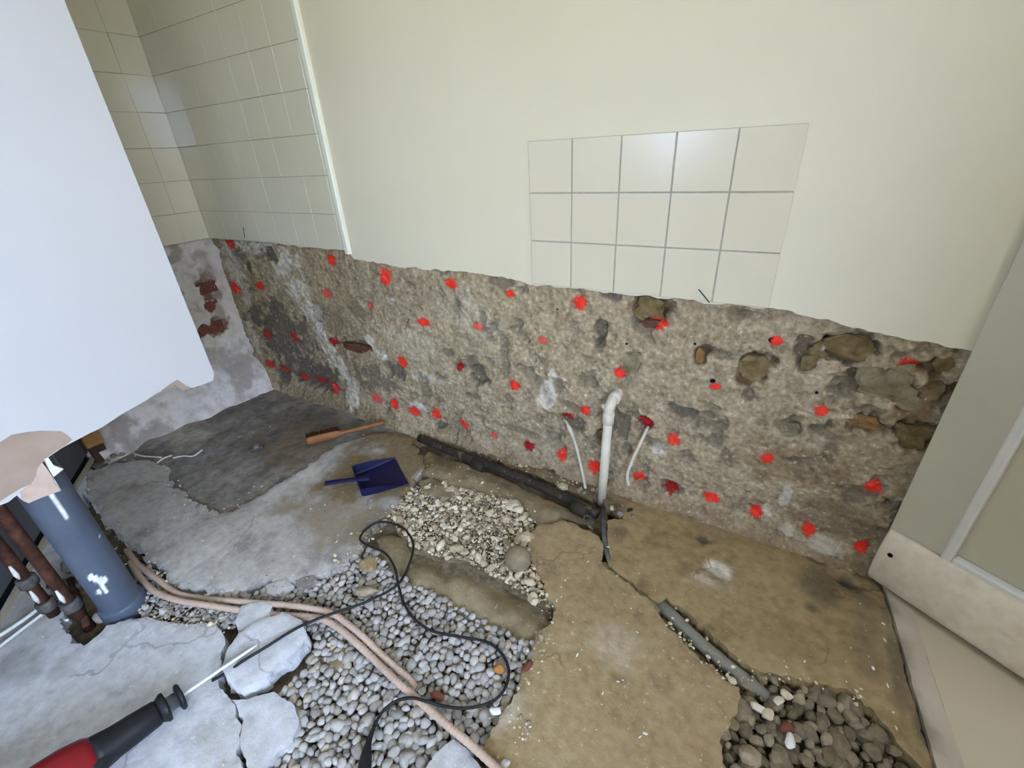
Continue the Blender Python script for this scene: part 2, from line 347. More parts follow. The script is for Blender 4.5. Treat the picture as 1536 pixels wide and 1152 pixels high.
def slab(name, poly, z0, thick, material, parent=None, step=.014, jit=.006, seed=1, amp=.004, tilt=(0, 0), chip=.004, grid=None, dome=0.):
    """a broken slab: outline with a rough edge, an uneven top and a broken side"""
    B = rough_outline(poly, step, jit, seed); nb = len(B); g = grid or step*1.25
    xs = np.array([p[0] for p in B]); ys = np.array([p[1] for p in B])
    gx, gy = np.meshgrid(np.arange(xs.min(), xs.max(), g), np.arange(ys.min(), ys.max(), g))
    G = np.stack([gx.ravel(), gy.ravel()], 1); G += (np.random.RandomState(seed).rand(*G.shape)-.5)*g*.5
    G = G[inpoly(G, B)]
    if len(G): G = G[edgedist(G, B) > g*.5]
    pts = [Vector(p) for p in B]+[Vector(p) for p in G]
    vs, es, fs, *_ = delaunay_2d_cdt(pts, [], [list(range(nb))], 1, 1e-6)
    V = np.array([(v.x, v.y) for v in vs]); cx, cy = xs.mean(), ys.mean()
    def top(P):
        x, y = P[:, 0], P[:, 1]
        z = z0+amp*((fbm(x*4, y*4, 3, seed)-.5)*2)+amp*.6*(fbm(x*26, y*26, 3, seed+3)-.5)+tilt[0]*(x-cx)+tilt[1]*(y-cy)
        for (dx, dy, dr, dd) in DENTS: z = z-dd*np.exp(-(((x-dx)**2+(y-dy)**2)/dr**2)*(1+.9*(fbm(x*40, y*40, 2, 15)-.5)))
        return z
    Z = top(V); ed = edgedist(V, B); Z -= dome*(1-sstep(0, .07, ed)); Z -= chip*(1-sstep(0, .012, ed))*(.4+fbm(V[:, 0]*60, V[:, 1]*60, 2, 9))
    verts = [(V[i, 0], V[i, 1], Z[i]) for i in range(len(V))]
    faces = [tuple(f) for f in fs]
    BP = np.array(B); bz = top(BP)-dome-chip*(.4+fbm(BP[:, 0]*60, BP[:, 1]*60, 2, 9)); o = len(verts)
    cen = np.array([cx, cy]); rng = np.random.RandomState(seed+5)
    verts += [(BP[i, 0], BP[i, 1], bz[i]) for i in range(nb)]
    mid = BP+(rng.rand(nb, 2)-.5)*.008; verts += [(mid[i, 0], mid[i, 1], bz[i]-thick*(.35+.2*rng.rand())) for i in range(nb)]
    low = BP+(rng.rand(nb, 2)-.5)*.012; verts += [(low[i, 0], low[i, 1], bz[i]-thick) for i in range(nb)]
    area = sum(B[i][0]*B[(i+1) % nb][1]-B[(i+1) % nb][0]*B[i][1] for i in range(nb))
    for r in range(2):
        for i in range(nb):
            j = (i+1) % nb; q = (o+r*nb+i, o+(r+1)*nb+i, o+(r+1)*nb+j, o+r*nb+j)
            faces.append(q if area > 0 else q[::-1])
    VA = np.array(verts); mk = stain_shade_mask(VA[:, 0], VA[:, 1])
    ob = mesh(name, verts, faces, material, parent, False, mk)
    bm = bmesh.new(); bm.from_mesh(ob.data); bmesh.ops.recalc_face_normals(bm, faces=bm.faces[:])
    up = sum(f.normal.z*f.calc_area() for f in bm.faces)
    if up < 0: bmesh.ops.reverse_faces(bm, faces=bm.faces[:])
    bm.to_mesh(ob.data); bm.free()
    ob.data.polygons.foreach_set('use_smooth', [len(p.vertices) == 3 for p in ob.data.polygons])
    return ob
def flatpoly(pts2, place, thick_place, material, name, parent=None):
    """closed plate from a 2D outline; place(u,v) gives the front point, thick_place the back point"""
    vs, es, fs, *_ = delaunay_2d_cdt([Vector(p) for p in pts2], [], [list(range(len(pts2)))], 1, 1e-7)
    n = len(vs); V = [place(v.x, v.y) for v in vs]+[thick_place(v.x, v.y) for v in vs]
    Fc = [tuple(f) for f in fs]+[tuple(i+n for i in f[::-1]) for f in fs]
    o = len(V); m_ = len(pts2)
    V += [place(*p) for p in pts2]+[thick_place(*p) for p in pts2]
    Fc += [(o+i, o+m_+i, o+m_+(i+1) % m_, o+(i+1) % m_) for i in range(m_)]
    ob = mesh(name, V, Fc, material, parent)
    bm = bmesh.new(); bm.from_mesh(ob.data); bmesh.ops.remove_doubles(bm, verts=bm.verts[:], dist=1e-6)
    bmesh.ops.recalc_face_normals(bm, faces=bm.faces[:]); bm.to_mesh(ob.data); bm.free()
    return ob
def rockdata(seed, sub=2, sharp=.25, flat=(1, .82, .6)):
    bm = bmesh.new(); bmesh.ops.create_icosphere(bm, subdivisions=sub, radius=1)
    rng = random.Random(seed)
    if sharp <= .06: sharp = 0.
    cuts = [(Vector((rng.gauss(0, 1), rng.gauss(0, 1), rng.gauss(0, 1))).normalized(), rng.uniform(.55, .9)) for _ in range(9 if sharp else 0)]
    for v in bm.verts:
        p = v.co.copy()
        for n, d in cuts:
            k = p.dot(n)-d
            if k > 0: p -= n*k*(.4+sharp*2 if sharp < .3 else .95)
        p *= 1+rng.uniform(-1, 1)*sharp*.12
        v.co = Vector((p.x*flat[0], p.y*flat[1], p.z*flat[2]))
    V = [tuple(v.co) for v in bm.verts]; bm.verts.index_update(); Fc = [tuple(v.index for v in f.verts) for f in bm.faces]; bm.free()
    return V, Fc
def rockmesh(name, seed, material, sub=2, sharp=.25, flat=(1, .82, .6), smooth=True):
    V, Fc = rockdata(seed, sub, sharp, flat)
    me = bpy.data.meshes.new(name); me.from_pydata(V, [], Fc); me.materials.append(MATS[material] if isinstance(material, str) else material)
    if smooth: me.polygons.foreach_set('use_smooth', [True]*len(me.polygons))
    return me
def joined_rocks(name, items, materials, parent=None, sub=1, sharp=.25, smooth=True):
    """items: (x,y,z,r,matindex,seed) -> one mesh of many small pieces"""
    protos = [np.array(rockdata(100+k, sub, sharp)[0]) for k in range(6)]; Fc0 = np.array(rockdata(100, sub, sharp)[1])
    V = []; Fs = []; MI = []
    for (x, y, z, r, mi, sd) in items:
        rg = random.Random(sd); R = np.array(Euler((rg.uniform(-.5, .5), rg.uniform(-.5, .5), rg.uniform(0, 6.28))).to_matrix())
        p = (protos[sd % 6]*r) @ R.T+np.array([x, y, z]); Fs.append(Fc0+len(V)*len(protos[0])); V.append(p); MI += [mi]*len(Fc0)
    V = np.concatenate(V); Fs = np.concatenate(Fs)
    me = bpy.data.meshes.new(name); me.from_pydata(V.tolist(), [], Fs.tolist())
    for mm in materials: me.materials.append(mm)
    me.polygons.foreach_set('material_index', MI)
    if smooth: me.polygons.foreach_set('use_smooth', [True]*len(me.polygons))
    return link(name, me, parent)

# ================================================================== THE SETTING
# ---------------- back wall: painted plaster above, hacked render below
HACK = [(-2.95, Wp(318, 357)[1])]+[Wp(*q) for q in [(318, 357), (350, 359), (400, 363), (450, 370), (515, 376), (524, 380), (531, 389), (565, 394), (600, 400), (640, 403), (680, 408), (720, 411), (765, 417), (797, 427), (860, 433), (930, 440), (1000, 448), (1080, 456), (1155, 463), (1190, 468), (1230, 477), (1262, 486), (1300, 494), (1350, 505), (1400, 516), (1450, 526)]]+[(.60, .765)]
def hackz(x): return np.interp(x, [p[0] for p in HACK], [p[1] for p in HACK])
wall_back = empty('wall_back', (-1, WY, 0), 'cream painted back wall hacked back to bare masonry along its lower half', 'wall', None, 'structure')
pts = [(-3.0, ZC), (-3.0, float(hackz(-2.95)))]
for x in np.arange(-2.95, .60, .012):
    pts.append((x, float(hackz(x))+(float(fbm(np.array([x*28]), np.array([1.]), 4, 3)[0])-.5)*.016))
pts += [(.60, .765), (.60, ZC)]
flatpoly(pts, lambda x, z: (x, WY, z), lambda x, z: (x, WY+.03, z), 'paint', 'painted_plaster', wall_back)

HOLES = []   # px, py, rx, ry (px), depth m, (stone, white, dark)
def hole(px, py, rx, ry, d, s=0, wt=0, dk=0): HOLES.append((px, py, rx, ry, d, s, wt, dk))
for a in [(975, 466, 36, 22, .03, .8, 0, .2), (897, 502, 14, 22, .035, .2, 0, .8), (715, 568, 16, 14, .05, .3, 0, .9), (705, 550, 26, 14, .02, .2, 0, .5), (680, 458, 10, 14, .03, 0, 0, .6), (672, 440, 8, 20, .012, 0, 0, .3),
          (528, 522, 34, 11, .04, .7, 0, .7), (592, 560, 18, 14, .03, .2, 0, .8), (1130, 558, 30, 28, .03, .9, 0, .2), (1048, 541, 11, 15, .02, .8, 0, .1), (945, 552, 17, 20, .012, .7, 0, 0), (1022, 622, 28, 10, .03, .4, 0, .7),
          (1215, 535, 26, 26, .03, .6, 0, .5), (1275, 528, 52, 24, .045, .7, 0, .5), (1335, 580, 70, 40, .025, .7, 0, 0), (1310, 645, 50, 16, .03, .5, 0, .3), (1420, 552, 30, 24, .03, .7, 0, .3), (1372, 662, 38, 26, .03, .7, 0, .2), (1290, 752, 40, 16, .014, .2, 0, .5),
          (1185, 648, 26, 16, .016, .4, 0, .3), (905, 440, 14, 10, .014, 0, 0, .6), (920, 445, 9, 12, .02, 0, 0, .7), (1100, 478, 14, 18, .012, .2, 0, .3), (395, 385, 22, 12, .03, .3, 0, .9), (352, 385, 14, 12, .02, .3, 0, .6), (368, 400, 5, 14, .02, .2, 0, .8),
          (850, 640, 26, 10, .035, .2, 0, .6), (930, 640, 30, 22, .03, .2, 0, .5), (905, 660, 14, 12, .03, .5, 0, .5), (967, 640, 16, 10, .03, .2, 0, .6), (1000, 735, 22, 9, .02, .1, 0, .5), (775, 650, 40, 6, .015, 0, 0, .4), (650, 405, 20, 8, .012, 0, 0, .4), (745, 425, 22, 12, .012, .2, 0, .4),
          (530, 470, 14, 10, .015, .1, 0, .4), (835, 580, 9, 12, .02, 0, 0, .5), (800, 578, 8, 10, .02, 0, 0, .4), (720, 480, 7, 16, .012, 0, 0, .4), (1120, 600, 16, 12, .02, .3, 0, .5), (1245, 640, 8, 8, .02, 0, 0, .6), (660, 640, 14, 5, .03, 0, 0, .9), (880, 470, 10, 16, .01, 0, 0, .3),
          (760, 600, 8, 6, .01, 0, 0, .5), (700, 595, 14, 6, .015, 0, 0, .6), (632, 585, 8, 18, .01, 0, 0, .4), (1090, 690, 18, 10, .015, .2, 0, .4), (1030, 690, 20, 8, .012, .1, 0, .4), (1140, 640, 14, 8, .01, .2, 0, .3), (425, 565, 16, 8, .03, 0, 0, 1), (478, 578, 22, 8, .03, 0, 0, 1), (400, 520, 10, 8, .02, 0, 0, .8)]: hole(*a)
for a in [(815, 592, 13, 19, -.004, 0, 1, 0), (827, 562, 8, 14, -.002, 0, .9, 0), (835, 570, 14, 4, -.002, 0, .7, 0), (625, 610, 11, 9, -.003, 0, .95, 0), (552, 515, 6, 18, -.004, 0, .9, 0), (568, 533, 12, 8, -.004, 0, .8, 0), (584, 452, 6, 5, -.002, 0, .9, 0), (1178, 745, 10, 18, -.002, 0, .85, 0),
          (988, 678, 14, 8, 0, 0, .7, 0), (1148, 772, 14, 10, 0, 0, .5, 0), (1305, 735, 10, 8, 0, 0, .3, 0), (385, 375, 50, 14, -.002, 0, .75, 0), (345, 400, 16, 40, 0, 0, .75, 0), (420, 395, 26, 28, -.002, 0, .85, 0), (445, 435, 22, 26, -.003, 0, .85, 0), (462, 470, 17, 26, -.004, 0, .85, 0), (475, 500, 11, 24, -.005, 0, .95, 0),
          (492, 530, 9, 24, -.005, 0, .95, 0), (508, 558, 9, 22, -.005, 0, .95, 0), (526, 588, 10, 22, -.005, 0, .95, 0), (365, 440, 10, 50, 0, 0, .55, 0), (375, 500, 7, 40, 0, 0, .45, 0), (640, 570, 26, 10, 0, 0, .35, 0), (1180, 800, 30, 10, -.008, 0, .35, 0), (1230, 815, 40, 12, -.010, .1, .45, 0), (700, 470, 60, 40, 0, 0, .18, 0), (620, 520, 40, 30, 0, 0, .2, 0)]: hole(*a)
for a in [(420, 500, 48, 60, 0, 0, 0, .75), (455, 555, 50, 26, .006, 0, 0, .85), (560, 570, 40, 22, .01, .1, 0, .5), (500, 480, 30, 24, 0, 0, 0, .3), (1380, 620, 60, 60, 0, .5, 0, 0), (1200, 700, 120, 40, 0, .28, 0, 0), (1250, 780, 90, 30, 0, .3, 0, .25), (1040, 770, 90, 16, 0, .3, 0, .1), (560, 430, 120, 40, 0, 0, 0, .16)]: hole(*a)
HW = []
for (px, py, rx, ry, d, s, wt, dk) in HOLES:
    x, z = Wp(px, py); x1, _ = Wp(px+rx, py); _, z1 = Wp(px, py-ry); HW.append((x, z, abs(x1-x), abs(z1-z), d, s, wt, dk))
def relief(x, z, want_mask=False):
    x = np.asarray(x, float); z = np.asarray(z, float)
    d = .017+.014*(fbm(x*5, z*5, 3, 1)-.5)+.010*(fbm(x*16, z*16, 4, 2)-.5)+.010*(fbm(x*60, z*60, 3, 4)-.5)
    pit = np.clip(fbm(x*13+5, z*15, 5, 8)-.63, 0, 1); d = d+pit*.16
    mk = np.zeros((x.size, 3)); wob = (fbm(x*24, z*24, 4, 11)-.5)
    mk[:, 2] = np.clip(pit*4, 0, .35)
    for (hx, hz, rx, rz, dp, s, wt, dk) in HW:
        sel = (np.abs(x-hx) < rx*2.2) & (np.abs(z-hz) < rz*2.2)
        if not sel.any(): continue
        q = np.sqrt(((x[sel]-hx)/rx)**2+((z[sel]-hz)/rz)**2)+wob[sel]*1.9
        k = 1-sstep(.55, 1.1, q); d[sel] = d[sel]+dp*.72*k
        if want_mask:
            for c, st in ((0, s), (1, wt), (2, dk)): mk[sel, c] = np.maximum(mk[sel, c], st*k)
    foot = np.clip(.075-z, 0, .1); d = d-foot*.55
    d = np.where(z > hackz(x)-.012, np.maximum(d, .006), np.maximum(d, -.045))
    if want_mask:
        mk[:, 0] = np.maximum(mk[:, 0], .35*np.clip(foot*14, 0, 1)*(fbm(x*6, z*6, 2, 6) > .42))
        return d, mk
    return d
nx, nz = 960, 280
gx = np.linspace(-2.90, .57, nx); gz = np.linspace(-.06, .945, nz)
X, Z = np.meshgrid(gx, gz); d, mk = relief(X.ravel(), Z.ravel(), True)
V = np.stack([X.ravel(), WY+d, Z.ravel()], 1)
idx = np.arange(nx*nz).reshape(nz, nx)
Q = np.stack([idx[:-1, :-1].ravel(), idx[:-1, 1:].ravel(), idx[1:, 1:].ravel(), idx[1:, :-1].ravel()], 1)
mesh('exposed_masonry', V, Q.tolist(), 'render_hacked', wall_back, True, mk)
def wsurf(px, py):
    x, z = Wp(px, py); return x, z, WY+float(relief(np.array([x]), np.array([z]))[0])
# stones showing in the holes
for k, (px, py, rx, ry, mt) in enumerate([(1335, 580, 56, 26, 'stone_grey'), (1275, 527, 44, 17, 'stone_olive'), (1222, 545, 20, 18, 'stone_olive'), (1293, 638, 34, 9, 'stone_orange'), (1372, 660, 32, 22, 'stone_olive'), (1425, 550, 24, 20, 'stone_olive'), (1128, 556, 24, 20, 'stone_olive'), (972, 464, 26, 17, 'stone_olive'), (945, 552, 14, 17, 'stone_grey'),
                                          (1048, 541, 8, 12, 'stone_orange'), (905, 660, 11, 9, 'stone_olive'), (532, 526, 27, 7, 'stone_red'), (1185, 650, 19, 11, 'stone_grey'), (990, 492, 30, 6, 'stone_red'), (1370, 612, 30, 12, 'stone_grey')]):
    x, z = Wp(px, py); x1, _ = Wp(px+rx, py); _, z1 = Wp(px, py-ry)
    V, Fc = rockdata(300+k, 3, .1, (1, 1, 1)); rx_, rz_ = abs(x1-x), abs(z1-z); A = np.array(V); A /= np.linalg.norm(A, axis=1)[:, None]
    A = np.sign(A)*np.abs(A)**.62; e = k*3.7
    wx = fbm(A[:, 0]*1.7+e, A[:, 2]*1.7, 3, 71)-.5; wz = fbm(A[:, 0]*1.7+e, A[:, 2]*1.7, 3, 72)-.5; wy = fbm(A[:, 0]*2.6+e, A[:, 2]*2.6, 4, 73)-.5
    V = np.stack([x+(A[:, 0]+1.3*wx)*rx_, WY+.034+A[:, 1]*.013+wy*.022, z+(A[:, 2]+1.3*wz)*rz_], 1)
    mesh('stone', V, Fc, mt, wall_back, False)
# red spray marks
RED = [(342, 367, 5, 8), (349, 432, 5, 8), (387, 430, 5, 5), (398, 501, 5, 6), (438, 508, 5, 6), (401, 547, 5, 5), (423, 556, 6, 5), (452, 567, 6, 5), (474, 572, 6, 5), (498, 583, 6, 7), (493, 390, 5, 7), (488, 441, 5, 6), (497, 514, 6, 5, 1), (575, 417, 7, 11), (550, 461, 5, 4), (673, 427, 7, 7), (632, 485, 7, 5), (601, 544, 5, 7), (762, 442, 6, 5), (713, 491, 6, 5), (686, 553, 4, 5, 1), (769, 580, 7, 6), (563, 599, 6, 5), (590, 608, 5, 6), (619, 618, 7, 6), (651, 623, 6, 6), (692, 640, 6, 6), (739, 655, 4, 4), (866, 456, 9, 9), (812, 512, 6, 5), (984, 488, 13, 8), (927, 562, 8, 7), (875, 618, 7, 6), (850, 628, 9, 6, 1), (967, 640, 11, 6, 1), (1009, 664, 8, 7), (791, 671, 7, 6, 1), (841, 686, 6, 7), (891, 704, 9, 7), (957, 720, 8, 7), (1005, 737, 11, 7, 1), (1066, 750, 11, 6), (1165, 515, 8, 6), (1072, 582, 8, 4), (1233, 621, 11, 6), (1150, 692, 9, 7), (1363, 552, 15, 9), (1311, 736, 13, 8), (1134, 772, 9, 8), (1213, 797, 11, 8), (1292, 823, 10, 9)]
for k, q in enumerate(RED):
    px, py, rx, ry = q[:4]; dark = len(q) > 4
    x, z = Wp(px, py); x1, _ = Wp(px+rx, py); _, z1 = Wp(px, py-ry); rx_, rz_ = abs(x1-x)*1.12, abs(z1-z)*1.12
    rg = random.Random(900+k); V2 = [(x, z)]; Fc = []; nr = 6; ns = 20; mkv = [1.15]; faded = rx*ry < 32 and not dark and rg.random() < .7
    prof = [1+rg.uniform(-.2, .2) for _ in range(ns)]
    for r in range(1, nr+1):
        for s in range(ns):
            t = 2*math.pi*s/ns; kx = r/nr*1.75; V2.append((x+rx_*kx*math.cos(t), z+rz_*kx*math.sin(t))); mkv.append(1.25-.78*kx/prof[s])
    for s in range(ns):
        s2 = (s+1) % ns; Fc.append((0, 1+s, 1+s2))
        for r in range(1, nr): Fc.append((1+(r-1)*ns+s, 1+r*ns+s, 1+r*ns+s2, 1+(r-1)*ns+s2))
    A = np.array(V2); y = WY+relief(A[:, 0], A[:, 1])-.0022; mkv = np.array(mkv)
    mesh('paint_mark', [(A[i, 0], y[i], A[i, 1]) for i in range(len(A))], Fc, 'spray_dark' if dark else 'spray_dull' if (px < 520 and py > 490) else ('spray_faded' if faded else 'spray_red'), wall_back, True, np.stack([mkv, mkv*0, mkv*0], 1))
# drilled holes: short black sleeves, the shade of the bore put into their colour
for (px, py, r) in [(1157, 513, .0075), (1068, 574, .0075), (1041, 519, .004), (938, 518, .004), (833, 466, .003), (1225, 593, .004)]:
    x, z, y = wsurf(px, py); V = []; Fc = []
    for j, (dy, rr) in enumerate([(-.0025, r*1.15), (-.0005, r), (.03, r*.9)]):
        V += [(x+rr*math.cos(t), y+dy, z+rr*math.sin(t)) for t in np.linspace(0, 2*math.pi, 12, False)]
    for j in range(2): Fc += [(j*12+i, j*12+(i+1) % 12, (j+1)*12+(i+1) % 12, (j+1)*12+i) for i in range(12)]
    Fc.append(tuple(range(24, 36)))
    # front disc painted black for the shade inside the bore
    V += [(x+r*math.cos(t), y-.0012, z+r*math.sin(t)) for t in np.linspace(0, 2*math.pi, 12, False)]; Fc.append(tuple(range(36, 48)))
    mesh('drill_hole', V, Fc, 'shade_black', wall_back)

# ---------------- tiles
def tile_mesh(w_, h_, t_, mt, bvl=.0012):
    bm = bmesh.new(); v, f = boxdata(0, w_, -t_, 0, 0, h_); bv = [bm.verts.new(p) for p in v]
    for q in f: bm.faces.new([bv[i] for i in q])
    front = [e for e in bm.edges if all(abs(x.co.y+t_) < 1e-6 for x in e.verts)]
    bmesh.ops.bevel(bm, geom=front, offset=bvl, segments=1, affect='EDGES')
    bmesh.ops.recalc_face_normals(bm, faces=bm.faces[:])
    me = bpy.data.meshes.new('tile'); bm.to_mesh(me); bm.free(); me.materials.append(MATS[mt]); return me
pitch = .1519; px0, pz0 = -.7665, .8345
sb = empty('tile_splashback', (px0, WY, pz0), 'small white square-tile splashback, five tiles by three, on the cream wall', 'tile panel')
box('grout', px0+.001, px0+5*pitch-.004, WY-.0052, WY+.002, pz0+.001, pz0+3*pitch-.002, 'grout', sb)
tm = tile_mesh(pitch-.0042, pitch-.0042, .0075, 'tile_patch')
for r in range(3):
    for c in range(5):
        t = link('tile', tm, sb, (c*pitch+.001, 0, r*pitch+.001))
        t.rotation_euler = (random.uniform(-.004, .004), 0, random.uniform(-.005, .005))
# alcove tiles on the back wall
z_rows = [.8985+.1555*i for i in range(11)]
at = empty('alcove_tiling', (XL, WY, .9), 'glossy greenish cream tiling on the back wall left of the white strip', 'tile panel')
box('grout', XL, -1.722, WY-.0036, WY+.002, .905, ZC, 'grout_alcove', at)
xs_ = [XL]+[-1.745-.152*k for k in range(7, -1, -1)]
xs_ = sorted(set([XL+.004]+[x for x in [-1.900-.1525*k for k in range(7)] if x > XL+.03]+[-1.900, -1.7475, -1.724]))
for i in range(len(xs_)-1):
    for r in range(10):
        z0, z1 = z_rows[r], z_rows[r+1]
        if z1 > ZC: continue
        zb = max(z0+.0012, float(hackz(xs_[i]))+.001)
        me = tile_mesh(xs_[i+1]-xs_[i]-.0007, z1-.0013-zb, .0062, 'tile_alcove', .0008)
        t = link('tile', me, at, (xs_[i]-XL, 0, zb-.9)); t.rotation_euler = (random.uniform(-.006, .006), 0, random.uniform(-.006, .006))
# tiles on the left return wall
lt = empty('return_wall_tiling', (XL, WY, .9), 'glossy cream tiling on the short return wall behind the plasterboard edge', 'tile panel')
box('grout', XL-.002, XL+.0036, .55, WY-.004, .905, ZC, 'grout_alcove', lt)
ys_ = [WY-.006, 1.283, 1.131, .979, .827, .675, .56]
for i in range(len(ys_)-1):
    for r in range(10):
        z0, z1 = z_rows[r], z_rows[r+1]
        if z1 > ZC: continue
        zb = max(z0+.0012, .907)
        me = tile_mesh(ys_[i]-ys_[i+1]-.0009, z1-.0013-zb, .0062, 'tile_alcove', .0008)
        t = link('tile', me, lt, (0, ys_[i+1]-WY, zb-.9)); t.rotation_euler = (0, random.uniform(-.006, .006), math.pi/2+random.uniform(-.006, .006))
# white vertical strip
x0 = -1.724
V = []; Fc = []
prof = [(0, 0), (0, -.012), (.004, -.017), (.022, -.017), (.027, -.012), (.028, 0)]
for z in (float(hackz(x0))-.004, ZC):
    V += [(x0+a, WY+b, z) for a, b in prof]
n = len(prof); Fc = [(i, i+1, n+i+1, n+i) for i in range(n-1)]+[tuple(range(n)), tuple(range(2*n-1, n-1, -1))]
tag(mesh('trim_1', V, Fc, 'trim_white'), 'white vertical trim strip between alcove tiles and painted wall', 'trim', None, 'structure')
# bits of wire sticking out of the wall above the hacked edge
for pts_, lb in (([(367, 357), (366, 349), (365, 341)], 'short black wire end sticking up over the alcove tile edge'), ([(1064, 454), (1057, 445), (1048, 434)], 'thin wire stub sticking out below the white splashback')):
    P = [(Wp(*q, y=WY-.012)[0], WY-.012, Wp(*q, y=WY-.012)[1]) for q in pts_]
    tag(tube('wire_stub', P, .0016, 'cable_black', None, 6), lb, 'wire')

# ---------------- left return wall (whitewashed, brick showing)
wl = empty('wall_left', (XL, 1, 0), 'short whitewashed return wall with bare brick patches, left of alcove', 'wall', None, 'structure')
LH = []
for (px, py, rx, ry, dp, s, wt, dk) in [(310, 430, 14, 30, .010, .8, 0, .2), (300, 425, 10, 8, .008, .7, 0, .2), (316, 460, 8, 18, .010, .8, 0, 0), (322, 492, 22, 16, .014, .9, 0, 0), (305, 500, 10, 12, .010, .7, 0, 0), (265, 388, 16, 7, .004, .1, 0, .5), (270, 440, 8, 10, .004, .2, 0, .5), (330, 440, 6, 14, .006, .5, 0, .2), (290, 400, 10, 4, .003, 0, 0, .3), (335, 470, 4, 10, .004, 0, 0, .5), (360, 520, 8, 10, .003, 0, 0, .2)]:
    y, z = Lp(px, py); y1, _ = Lp(px+rx, py); _, z1 = Lp(px, py-ry); LH.append((y, z, abs(y1-y), abs(z1-z), dp, s, wt, dk))
ny, nz = 200, 190
gy = np.linspace(.50, WY+.03, ny); gz = np.linspace(-.06, .925, nz); Y, Z = np.meshgrid(gy, gz); y = Y.ravel(); z = Z.ravel()
d = .010+.010*(fbm(y*6, z*6, 3, 21)-.5)+.008*(fbm(y*22, z*22, 4, 22)-.5); mk = np.zeros((y.size, 3)); wob = fbm(y*24, z*24, 4, 23)-.5
for (hy, hz, ry, rz, dp, s, wt, dk) in LH:
    q = np.sqrt(((y-hy)/ry)**2+((z-hz)/rz)**2)+wob*1.8; k = 1-sstep(.6, 1.1, q); d = d+dp*k
    for c, st in ((0, s), (1, wt), (2, dk)): mk[:, c] = np.maximum(mk[:, c], st*k)
mk[:, 2] = np.maximum(mk[:, 2], .5*np.clip((fbm(y*9, z*9, 4, 31)-.58)*8, 0, 1))
foot = np.clip(.16-z, 0, .2); d = d-foot*.85*(.6+.8*fbm(y*5, z*3, 2, 33))
idx = np.arange(ny*nz).reshape(nz, ny)
Q = np.stack([idx[:-1, :-1].ravel(), idx[:-1, 1:].ravel(), idx[1:, 1:].ravel(), idx[1:, :-1].ravel()], 1)
mesh('whitewashed_render', np.stack([XL-d, y, z], 1), Q.tolist(), 'whitewash', wl, True, mk)
box('wall_core', XL-.15, XL-.03, .50, WY+.1, -.06, .95, 'whitewash', wl)
box('upper_wall', XL-.15, XL-.001, .50, WY+.1, .912, ZC, 'paint', wl)
for (py_, pz_) in [Lp(322, 492), Lp(312, 432), Lp(316, 462)]:
    b = box('brick', XL-.10, XL-.0135, py_-.085, py_+.06, pz_-.032, pz_+.032, 'brick', wl, .004)

# ---------------- plasterboard partition with a ragged lower edge
wp_ = empty('wall_partition', (XB, -.5, 0), 'white plasterboard partition cut off ragged above the floor', 'wall', None, 'structure')
edge = [Lp(*q, x=XB) for q in [(321, 560), (319, 570), (303, 577), (288, 581), (279, 577), (266, 569), (243, 586), (219, 600), (201, 611), (183, 620), (160, 635), (137, 650), (106, 666), (75, 683), (66, 690), (63, 697), (70, 704), (78, 714), (84, 722), (91, 734), (75, 741), (60, 748), (42, 754), (32, 749), (25, 743), (12, 752), (0, 758)]]
yr = edge[0][0]
out = [(yr, ZC), (yr, edge[0][1])]
rg = random.Random(4)
for i in range(len(edge)-1):
    a, b = np.array(edge[i]), np.array(edge[i+1]); k = max(1, int(np.linalg.norm(b-a)/.02))
    for j in range(k):
        p = a+(b-a)*j/k; out.append((p[0], p[1]+rg.uniform(-.003, .003)))
out += [edge[-1], (-.12, .56), (-.4, .53), (-.8, .55), (YR, .54), (YR, ZC)]
flatpoly(out, lambda y, z: (XB, y, z), lambda y, z: (XB-.0125, y, z), 'board_white', 'plasterboard', wp_)
# torn face paper: brown area, and the pink ragged flaps over the pipe
tan = [Lp(*q, x=XB) for q in [(-20, 672), (0, 663), (18, 652), (40, 648), (62, 646), (92, 647), (100, 652), (108, 659), (98, 668), (84, 676), (72, 685), (64, 694), (58, 702), (52, 716), (46, 726), (30, 733), (12, 744), (0, 752), (-20, 758)]]
flatpoly(tan, lambda y, z: (XB+.0012, y, z), lambda y, z: (XB-.001, y, z), 'board_paper', 'torn_paper', wp_)
pink = [Lp(*q, x=XB) for q in [(62, 693), (70, 703), (76, 712), (80, 724), (91, 735), (74, 741), (58, 747), (42, 754), (33, 750), (30, 738), (44, 728), (52, 716), (56, 702)]]
flatpoly(pink, lambda y, z: (XB+.004+.012*max(0, .60-z), y, z), lambda y, z: (XB+.0012, y, z), 'board_paper_pink', 'paper_flap', wp_)
gy_ = [Lp(*q, x=XB) for q in [(66, 688), (72, 686), (80, 698), (95, 703), (80, 715), (74, 706)]]
flatpoly(gy_, lambda y, z: (XB+.003, y, z), lambda y, z: (XB-.012, y, z), 'gypsum', 'gypsum_edge', wp_)
crn = [Lp(*q, x=XB) for q in [(266, 568), (280, 577), (288, 581), (276, 586), (262, 578), (245, 588), (240, 586)]]
flatpoly(crn, lambda y, z: (XB-.004, y, z), lambda y, z: (XB-.0135, y, z), 'board_paper', 'broken_corner', wp_)
for yy in (yr-.03, .0, -.42):
    box('stud', XB-.075, XB-.0135, yy-.045, yy, .78 if yy > -.1 else 0.0, ZC, 'stud_wood', wp_, .002)
# dark space behind the partition
box('wall_closet', -3.35, -3.25, YR, WY+.2, -.1, ZC, 'paint_room')['kind'] = 'structure'
tag(bpy.data.objects['wall_closet'], 'plain wall at the back of the space behind the partition', 'wall')

